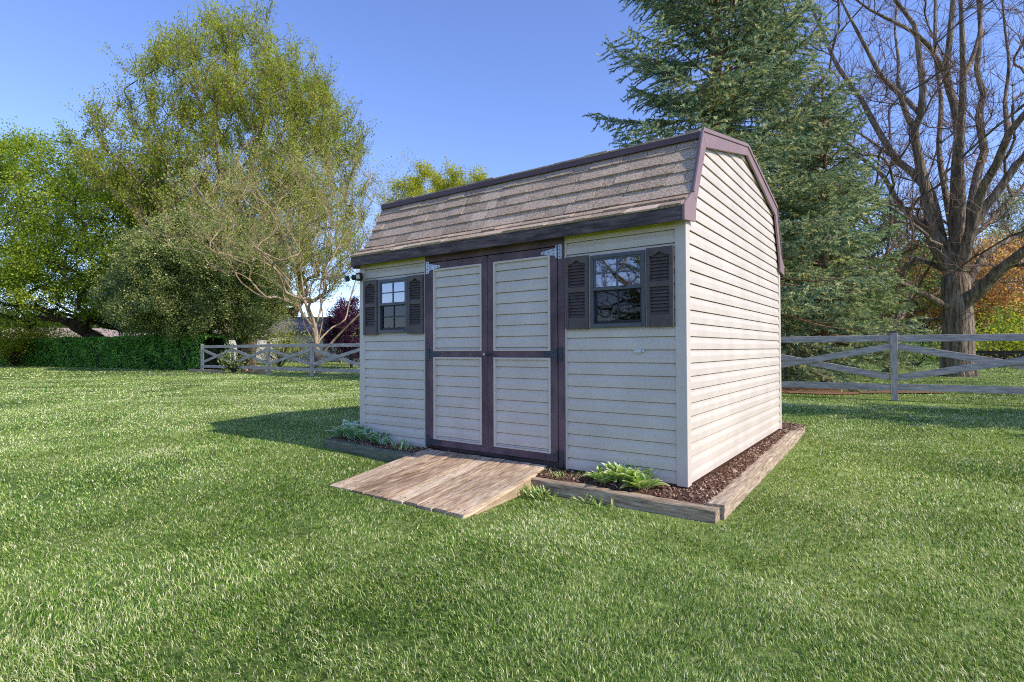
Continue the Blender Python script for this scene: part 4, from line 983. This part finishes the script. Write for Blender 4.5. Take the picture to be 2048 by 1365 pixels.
# --- spruces
m_spbark = mat('spruce_bark', (.09, .055, .03), (.26, .16, .09), (.42, .27, .15), scale=5, stretch=(4, 4, 1), rough=.95, bump=.8, bscale=12, bdist=.03)
m_needle = attr_ramp_mat('spruce_needles', [(0, (.06, .16, .125)), (.4, (.22, .34, .22)), (.75, (.60, .62, .34)), (1, (.90, .86, .52))], transl=.4, rough=.5, spec=.35, noise_amt=.45, nscale=.9, tmul=(1, 1, .6))
m_needle2 = attr_ramp_mat('green_spruce_needles', [(0, (.07, .16, .09)), (.4, (.25, .36, .19)), (.75, (.56, .60, .32)), (1, (.88, .84, .50))], transl=.4, rough=.5, spec=.35, noise_amt=.45, nscale=.9, tmul=(1, 1, .6))
def spruce(name, label, pos, H, R0, seed, nm, z0=.9, nb=7, dz=.34, group=None, dead=.12, taper=.78, sprig_step=.17, clump=1.0):
    g = np.random.default_rng(seed); px, py = pos; chains = [(np.array([[0, 0, -.1], [0, 0, H * .3], [.05, .02, H * .65], [0, 0, H]]), np.array([.30, .22, .12, .02]) * H / 17)]
    SB = []; SD_ = []; SL = []   # sprig base, direction, length
    z = z0
    while z < H - .3:
        f = 1 - (z - z0) / (H - z0); Rz = R0 * (f ** taper) * (1.0 if z > H * .12 else .75 + .25 * z / (H * .12))
        for k in range(nb):
            az = g.uniform(0, 6.283); L = Rz * g.uniform(.62, 1.12); dh = np.array([math.cos(az), math.sin(az), 0])
            el0 = .25 + .5 * (1 - f) - .45 * f * g.uniform(.4, 1); n = max(4, int(L / .3)); P = [np.array([0, 0, z + g.uniform(-.15, .15)])]; el = el0
            for i in range(n):
                t = i / n; el = el0 - .55 * math.sin(t * 2.2) * f + .75 * t * t; P.append(P[-1] + (dh * math.cos(el) + np.array([0, 0, math.sin(el)])) * (L / n))
            P = np.array(P); rb = .012 + .011 * L; chains.append((P, np.linspace(rb, .006, len(P))))
            if z < H * .22 and g.random() < dead: continue
            sd = np.array([-dh[1], dh[0], 0])
            # side twigs, longest two thirds out
            m_ = int(L / sprig_step)
            for j in range(m_):
                t = .26 + .74 * (j + g.random()) / m_; q = P[min(len(P) - 1, int(t * (len(P) - 1)))]; q2 = P[min(len(P) - 1, int(t * (len(P) - 1)) + 1)]; fr = t * (len(P) - 1) % 1; q = q * (1 - fr) + q2 * fr
                for sgn in (-1, 1):
                    Lt = min(1.0, .30 * L) * (1.15 - t * .75) * g.uniform(.6, 1.25) + .10; dr = dh * g.uniform(.55, .95) + sd * sgn * g.uniform(.5, 1.0) + np.array([0, 0, g.uniform(-.55, .10)]); dr /= np.linalg.norm(dr)
                    ns = max(1, int(Lt / .12)); pp = q
                    if Lt > .22: chains.append((np.array([q, q + dr * Lt]), np.array([.006, .003])))
                    for a in range(ns):
                        SB.append(pp); dd = dr + g.normal(0, .12, 3); SD_.append(dd / np.linalg.norm(dd)); SL.append(.15 * g.uniform(.8, 1.25)); pp = pp + dr * (Lt / ns)
                        if g.random() < .75 * clump: d3 = dr + g.normal(0, .65, 3); SB.append(pp); SD_.append(d3 / np.linalg.norm(d3)); SL.append(.13 * g.uniform(.7, 1.2))
            SB.append(P[-1]); SD_.append(dh); SL.append(.2)
        z += dz * g.uniform(.8, 1.2) * (1 if f > .3 else .75)
    SB = np.array(SB); SD_ = np.array(SD_); SL = np.array(SL); n = len(SB)
    ref = g.normal(0, 1, (n, 3)); X = np.cross(SD_, ref); X /= np.linalg.norm(X, axis=1)[:, None]; Y = np.cross(SD_, X)
    K = 7; VV = np.zeros((n, K, 3, 3)); rv = np.repeat(np.clip(g.normal(.45, .2, n), 0, 1)[:, None], K, 1) + g.normal(0, .12, (n, K))
    for k in range(K):
        a = k * 2.399 + g.uniform(0, 1, n); t = (k + .3) / K; rad = np.cos(a)[:, None] * X + np.sin(a)[:, None] * Y; tan = np.cross(SD_, rad)
        b_ = SB + SD_ * (SL * t * .8)[:, None]; w = (SL * .11)[:, None]
        VV[:, k, 0] = b_ - SD_ * w * .6 - tan * w; VV[:, k, 1] = b_ - SD_ * w * .6 + tan * w; VV[:, k, 2] = b_ + SD_ * (SL * .42)[:, None] + rad * (SL * .30)[:, None]
    T = np.arange(n * K * 3).reshape(-1, 3)
    root = thing(name, label, 'tree', group, loc=(px, py, 0))
    V, Q = tubes_mesh([(P, r) for P, r in chains if r[0] > .05], lambda x: 10); link('trunk', np_mesh('trunk', V, Q, smooth=True), m_spbark, root)
    V, Q = tubes_mesh([(P, r) for P, r in chains if r[0] <= .05], lambda x: 4 if x > .02 else 3); link('branches', np_mesh('branches', V, Q), m_spbark, root)
    link('crown', np_mesh('crown', VV.reshape(-1, 3), None, T, None, rv.ravel()), nm, root)
    return root
GSP = 'spruces behind the shed'
sp1 = spruce('spruce_tree', 'tall blue green spruce towering over the right half of the shed roof', (-3.25, 12.7), 17.5, 4.6, 61, m_needle, group=GSP, z0=1.6, dead=.5, taper=.6)
sp2 = spruce('spruce_tree', 'broad drooping spruce filling the gap between the shed and the bare maple', (-.75, 15.4), 9.8, 2.5, 62, m_needle2, group=GSP, z0=1.0, dead=.35, taper=.6)
sp3 = spruce('spruce_tree', 'shorter spruce between the other two with brownish lower branches', (-2.3, 18.8), 12.6, 4.0, 63, m_needle2, group=GSP, z0=.8, dead=.3)
def copy_tree(o, **kw):
    c = o.copy(); COL.objects.link(c)
    for ch in o.children:
        k = ch.copy(); COL.objects.link(k); k.parent = c
        for g_ in ch.children: j = g_.copy(); COL.objects.link(j); j.parent = k
    return c
c = copy_tree(sp3); c.location = (9.2, 8.3, 0); c.scale = (.78, .78, .82); c.rotation_euler = (0, 0, 2); tag(c, 'spruce off to the right whose shade falls across the lawn by the fence', 'tree', GSP)
c = copy_tree(bigm); c.location = (-13, -34, 0); c.rotation_euler = (0, 0, 1.2); tag(c, 'bare tree across the garden, seen only as a reflection in the window panes', 'tree')
c = copy_tree(sp3); c.location = (-8.5, -25, 0); c.rotation_euler = (0, 0, 4); tag(c, 'spruce across the garden, seen only as a dark reflection in the right window', 'tree')

# ------------------------------------------------------------------ hedge, shrubs, far things
def hedge(name, label, a, c, w, h, m_, n, ls, seed, cat='hedge', group=None):
    g = np.random.default_rng(seed); a = np.array([*a, 0.]); c = np.array([*c, 0.]); L = np.linalg.norm(c - a); d = (c - a) / L; sd = np.array([-d[1], d[0], 0]); root = thing(name, label, cat, group, loc=tuple(a))
    # dense inner body, a lumpy box
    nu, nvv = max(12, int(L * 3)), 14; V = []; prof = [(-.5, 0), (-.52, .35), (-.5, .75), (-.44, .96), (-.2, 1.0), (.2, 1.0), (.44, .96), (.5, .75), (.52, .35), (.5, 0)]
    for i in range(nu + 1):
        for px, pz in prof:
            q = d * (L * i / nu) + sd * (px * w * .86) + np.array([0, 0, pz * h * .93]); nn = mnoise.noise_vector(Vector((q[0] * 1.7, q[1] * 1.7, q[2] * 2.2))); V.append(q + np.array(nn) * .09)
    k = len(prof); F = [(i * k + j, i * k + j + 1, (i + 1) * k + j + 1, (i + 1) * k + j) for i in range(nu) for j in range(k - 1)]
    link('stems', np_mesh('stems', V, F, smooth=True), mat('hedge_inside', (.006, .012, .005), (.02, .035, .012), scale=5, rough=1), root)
    # leaves on the shell
    f = g.random(n); u = g.uniform(-.01, 1.01, n) * L; side = g.random(n); C = np.zeros((n, 3)); nf = side < .5; ntp = (side >= .5) & (side < .78)
    off = np.where(nf, -w / 2, w / 2); zz = g.uniform(0, 1, n) ** .9 * h; lat = np.where(ntp, g.uniform(-.5, .5, n) * w, off); zz = np.where(ntp, h, zz)
    bul = (vnoise(u, zz, 1.1, seed) - .5) * .22; lat = lat + np.where(ntp, 0, np.sign(off) * bul); zz = zz + np.where(ntp, bul * .7, 0)
    C = d[None] * u[:, None] + sd[None] * lat[:, None] + np.array([0, 0, 1.])[None] * zz[:, None] + g.normal(0, .05, (n, 3)); C[:, 2] = np.abs(C[:, 2])
    V, Q = leaf_cards(C, ls, g, 0, .7); rv = np.clip(.5 * vnoise(u * 1.0, zz * 1.5, 2.5, seed + 1) + .5 * g.random(n), 0, 1)
    link('foliage', np_mesh('foliage', V, Q, None, rv), m_, root); return root
lm_hedge = attr_ramp_mat('hedge_leaf', [(0, (.05, .17, .025)), (.5, (.14, .38, .05)), (.85, (.30, .55, .10)), (1, (.55, .70, .15))], transl=.3, rough=.4, spec=.4)
hedge('clipped_hedge', 'long clipped dark green hedge along the far left edge of the lawn', (-31.2, 11.6), (-64, 8.6), 1.5, 2.0, lm_hedge, 70000, .13, 5)

def shrub(u, dist, rad, h, lm, n, label, seed, name='shrub', ls=.10, group='shrubs behind the hedge and fences', zb=0, pos=None):
    g = np.random.default_rng(seed); c = pt(u, 690, dist) if pos is None else np.array([*pos, 0.]); c[2] = 0
    root = thing(name, label, 'shrub', group, loc=tuple(c)); ch = []
    nt_ = 34; tp = []
    for i in range(nt_):
        az = g.uniform(0, 6.28); r_ = rad * math.sqrt(g.random()); e = np.array([math.cos(az) * r_, math.sin(az) * r_, h * g.uniform(.35, .95) * (1 - .35 * (r_ / rad) ** 2)])
        m1 = e * np.array([.35, .35, .5]); ch.append((np.array([[0, 0, 0], m1, e]), np.array([.025, .018, .008]))); tp.append(e); tp.append(m1 * .5 + e * .5)
    V, Q = tubes_mesh(ch, lambda x: 4); link('stems', np_mesh('stems', V, Q), m_dark, root)
    tp = np.array(tp); k = g.integers(0, len(tp), n); C = tp[k] + g.normal(0, 1, (n, 3)) * np.array([rad * .2, rad * .2, h * .13]); C[:, 2] = np.abs(C[:, 2])
    V, Q = leaf_cards(C, ls, g); link('foliage', np_mesh('foliage', V, Q, None, np.clip(.6 * g.random(len(tp))[k] + .4 * g.random(n), 0, 1)), lm, root)
shr = [(-80, 56, 3.2, 4.6, lm_yell, 'yellow green shrub behind the hedge at the left edge'), (30, 58, 3.2, 4.4, lm_yell, 'golden shrub behind the hedge below the left maple'), (118, 62, 3.0, 3.6, lm_yell, 'olive shrub behind the hedge left of the maple trunk'),
       (190, 66, 2.6, 3.2, lm_pale, 'pale shrub just left of the dark maple trunk'), (300, 60, 2.4, 3.0, lm_pale, 'pale shrub right of the dark maple trunk'), (560, 40, 1.8, 3.4, lm_crab, 'loose green bush behind the second span of the left fence'),
       (735, 42, 2.4, 4.5, lm_crab, 'green bush at the left back corner of the shed'), (1830, 37, 1.6, 1.7, lm_shrub, 'rounded green bush left of the maple trunk'), 
       (1990, 46, 2.4, 3.3, lm_yell, 'yellow green bush right of the maple trunk'), (1610, 30, 1.8, 1.9, lm_shrub, 'dark bush under the spruces'), (2075, 50, 3, 4, lm_shrub, 'dark green bush at the right edge of the view'), (1900, 56, 2.6, 3.0, lm_pale, 'greyish bush far behind the maple trunk'),
       (468, 31.5, .8, 1.2, lm_crab, 'dry brown tuft growing at the first span of the left fence')]
for i, (u, d_, r_, h_, l_, lb) in enumerate(shr): shrub(u, d_, r_, h_, l_, int(900 * r_ * h_ / 2), lb, 200 + i, ls=.16 if d_ > 45 else .11)
far = [('orange_tree', 2000, 62, 5.5, 6.0, 4.2, lm_oran, 'orange leafed tree right of the big maple trunk'), ('orange_tree', 1850, 66, 5.2, 6.0, 4.6, lm_oran, 'orange budding tree seen left of the big maple trunk'), ('pine_tree', 2085, 75, 7, 9.5, 7.5, lm_pale, 'pale green tree filling the far right edge'),
       ('shade_tree', 1720, 58, 6.5, 7.5, 6.5, lm_shrub, 'green tree seen through the gap left of the fork trunked tree')]
for i, (nm, u, d_, r_, zc, hz_, lm, lb) in enumerate(far):
    leafy(nm, lb, u, d_, 0, 2.5, r_, zc, hz_, 240, .28, .02, m_dark, m_twig, lm, 6, .22, .34, 300 + i, twigs=1800, twlen=1.0, zmin=1.6, shell=.4)

# distant belt of trees closing the horizon
def belt():
    g = np.random.default_rng(77); n = 52000; yaw = math.atan2(CF[0], CF[1]); a = yaw + g.uniform(-1.25, 1.25, n); dist = g.uniform(105, 150, n)
    h = (5.0 + 4.5 * vnoise(a * 9, a * 0, 1.0, 3) + 2.5 * vnoise(a * 31, a * 0, 1.0, 4)); z = h * g.random(n) ** .8
    cx = CAM[0] + dist * np.sin(a); cy = CAM[1] + dist * np.cos(a); V, Q = leaf_cards(np.stack([cx, cy, z], -1), 1.1, g); rv = np.clip(.6 * vnoise(a * 60, z, 1, 6) + .4 * g.random(n), 0, 1)
    o = link('distant_woods', np_mesh('distant_woods', V, Q, None, rv), attr_ramp_mat('distant_leaf', [(0, (.04, .07, .03)), (.5, (.10, .14, .05)), (1, (.22, .24, .10))], transl=.3))
    tag(o, 'far belt of mixed woodland on the horizon', 'woods', kind='stuff')
belt()

# houses glimpsed through the trees
m_hw = mat('house_siding', (.55, .54, .52), (.66, .65, .63), scale=2, stretch=(.2, .2, 6), rough=.7); m_ht = mat('tan_siding', (.42, .33, .26), (.52, .42, .34), scale=2, stretch=(.2, .2, 6), rough=.7)
m_hr = mat('house_roof', (.13, .12, .12), (.22, .20, .19), scale=6, rough=.9); m_hp = mat('brown_roof', (.30, .22, .18), (.42, .32, .27), scale=6, rough=.9); m_brick = mat('red_brick', (.22, .06, .035), (.34, .10, .06), scale=8, rough=.9)
m_hg = mat('house_glass', (.05, .06, .08), rough=.1, spec=.6)
def house(label, u, dist, yaw, w, d_, h, rh, wm, rm, nwin=3, garage=False):
    c = pt(u, 690, dist); root = thing('house', label, 'house', 'houses beyond the gardens', loc=(c[0], c[1], 0)); root.rotation_euler = (0, 0, yaw)
    b = MB(); b.box(-w / 2, w / 2, -d_ / 2, d_ / 2, 0, h); b.prism([(-d_ / 2, h), (d_ / 2, h), (0, h + rh - .1)], 'x', -w / 2, w / 2); b.build('wall', wm, root)
    b = MB(); o_ = .4
    for s in (-1, 1):
        b.hexa([(-w / 2 - o_, s * (d_ / 2 + o_), h - .15), (w / 2 + o_, s * (d_ / 2 + o_), h - .15), (w / 2 + o_, 0, h + rh), (-w / 2 - o_, 0, h + rh),
                (-w / 2 - o_, s * (d_ / 2 + o_), h + .0), (w / 2 + o_, s * (d_ / 2 + o_), h + .0), (w / 2 + o_, 0, h + rh + .15), (-w / 2 - o_, 0, h + rh + .15)])
    b.build('roof', rm, root)
    for s in (-1,):
        for i in range(nwin):
            x = -w / 2 + w * (i + .5) / nwin; b = MB(); b.box(x - .5, x + .5, -d_ / 2 - .04, -d_ / 2 + .02, 1.0, 2.2); wo_ = b.build('window', m_hw, root)
            b = MB(); b.box(x - .42, x + .42, -d_ / 2 - .05, -d_ / 2 - .03, 1.08, 2.12); b.build('pane', m_hg, wo_)
    if garage:
        b = MB(); b.box(-w / 2 + .4, -w / 2 + 3.2, -d_ / 2 - .06, -d_ / 2 + .02, 0, 2.3); b.build('garage_door', m_hw, root)
face = lambda u: math.atan2(-(CF + CR * (u - 1024) / FPX)[0], (CF + CR * (u - 1024) / FPX)[1])
house('white house with a grey roof seen between the left fence and the purple plum', 655, 62, face(655), 11, 8, 2.9, 1.6, m_hw, m_hr)
house('tan house with a brown roof glimpsed behind the hedge and left maple', 170, 95, face(170), 20, 9, 2.5, 1.6, m_ht, m_hp, 5)
house('pale house with a brown roof glimpsed beneath the dark evergreen', 450, 74, face(450), 14, 9, 2.8, 2.0, m_hw, m_hp, 4)
house('red brick house with a white garage door left of the maple trunk', 1865, 72, face(1865), 12, 8, 2.7, 1.7, m_brick, m_hr, 3, True)

# slatted garden fence behind hedge, far split rail fence, little things at the left fence
m_teal = mat('blue_grey_stain', (.10, .15, .18), (.17, .23, .27), scale=5, rough=.8)
pf = thing('picket_fence', 'short blue grey slatted fence rising above the hedge beside the dark evergreen', 'fence', loc=tuple(pt(316, 690, 50) * np.array([1, 1, 0]))); pf.rotation_euler = (0, 0, face(316))
for i in range(30):
    b = MB(); x = -2.4 + i * .165; b.box(x - .04, x + .04, -.02, .02, 0, 3.0 - .05 * (i % 3)); b.build('picket', m_teal, pf)
b = MB(); b.box(-2.5, 2.5, .021, .07, 2.5, 2.6); b.box(-2.5, 2.5, .021, .07, .6, .7); b.build('rail', m_teal, pf)
m_wr = mat('pale_rail', (.50, .46, .40), (.62, .58, .52), scale=3, rough=.8); m_tp = mat('tan_post', (.36, .24, .12), (.48, .34, .19), scale=3, rough=.8)  # rails are off-white in their own colour, posts tan
rf = thing('split_rail_fence', 'pale two rail fence with tan posts beyond the crossbuck fence', 'fence', loc=(0, 24.7, 0))
for i in range(9):
    b = MB(); x = -46 + i * 3.0; b.box(x - .08, x + .08, -.08, .08, 0, 1.25); b.build('post', m_tp, rf, bevel=.01)
for z in (.55, .98):
    b = MB(); b.box(-46, -22, -.03, .03, z - .05, z + .05); b.build('rail', m_wr, rf)
tag(rough_beam('landscape_timber', (-30.9, 10.15, .14), (-27.2, 10.15, .14), .16, .16, m_timx, 41), 'landscape timber lying along the foot of the far left fence span', 'timber')
m_stone = mat('orange_stone', (.42, .28, .14), (.58, .42, .25), scale=4, rough=.9, bump=.4)
for i, (x, lb) in enumerate(((-26.3, 'ochre edging stone right behind the second post of the left fence'), (-25.6, 'middle ochre edging stone at the left fence'), (-24.95, 'ochre edging stone nearest the third post of the left fence'))):
    b = MB(); b.prism([(-.3, -.12), (.28, -.14), (.31, .12), (-.27, .15)], 'z', 0, .2 + .03 * (i % 2)); o = b.build('edging_stone', m_stone, None, bevel=.04); o.location = (x, 10.85, 0); tag(o, lb, 'stone', 'ochre edging stones at the left fence')
# ornamental dark rail with arches, far right
m_iron = mat('dark_arch_wood', (.03, .022, .018), (.06, .045, .035), scale=4, rough=.8)
ar = thing('arched_railing', 'low dark railing with rounded arches at the right edge beyond the maple', 'railing', loc=tuple(pt(2030, 690, 40) * np.array([1, 1, 0]))); ar.rotation_euler = (0, 0, face(2030))
b = MB(); b.box(-3, 6, -.04, .04, .78, .95); b.build('rail', m_iron, ar); b = MB(); b.box(-3, 6, -.04, .04, .05, .15); b.build('rail', m_iron, ar)
b = MB()
for i in range(12):
    x0 = -2.9 + i * .75; b.tube([(x0 + .35 - .35 * math.cos(t), 0, .35 + .42 * math.sin(t)) for t in np.linspace(0, math.pi, 10)], .06, 6); b.box(x0 - .05, x0 + .05, -.05, .05, .0, .8)
b.build('arches', m_iron, ar)
# needle-brown patch of bare ground below the spruces
def patch():
    n = 60; V = [(0, 0, 0)]; 
    for i in range(n):
        a = i / n * 6.283; r_ = 1 + .18 * math.sin(3 * a + 1) + .12 * math.sin(7 * a); V.append((math.cos(a) * 4.2 * r_, math.sin(a) * 2.6 * r_, 0))
    T = [(0, 1 + i, 1 + (i + 1) % n) for i in range(n)]; o = link('needle_bed', np_mesh('needle_bed', V, None, T), mat('needle_litter', (.10, .05, .025), (.26, .14, .07), (.38, .23, .12), scale=30, rough=.95, bump=.8, bdist=.02)); o.location = (-3.2, 12.9, .03); tag(o, 'rust brown needle litter on the ground under the tall spruce', 'ground', kind='structure')
patch()
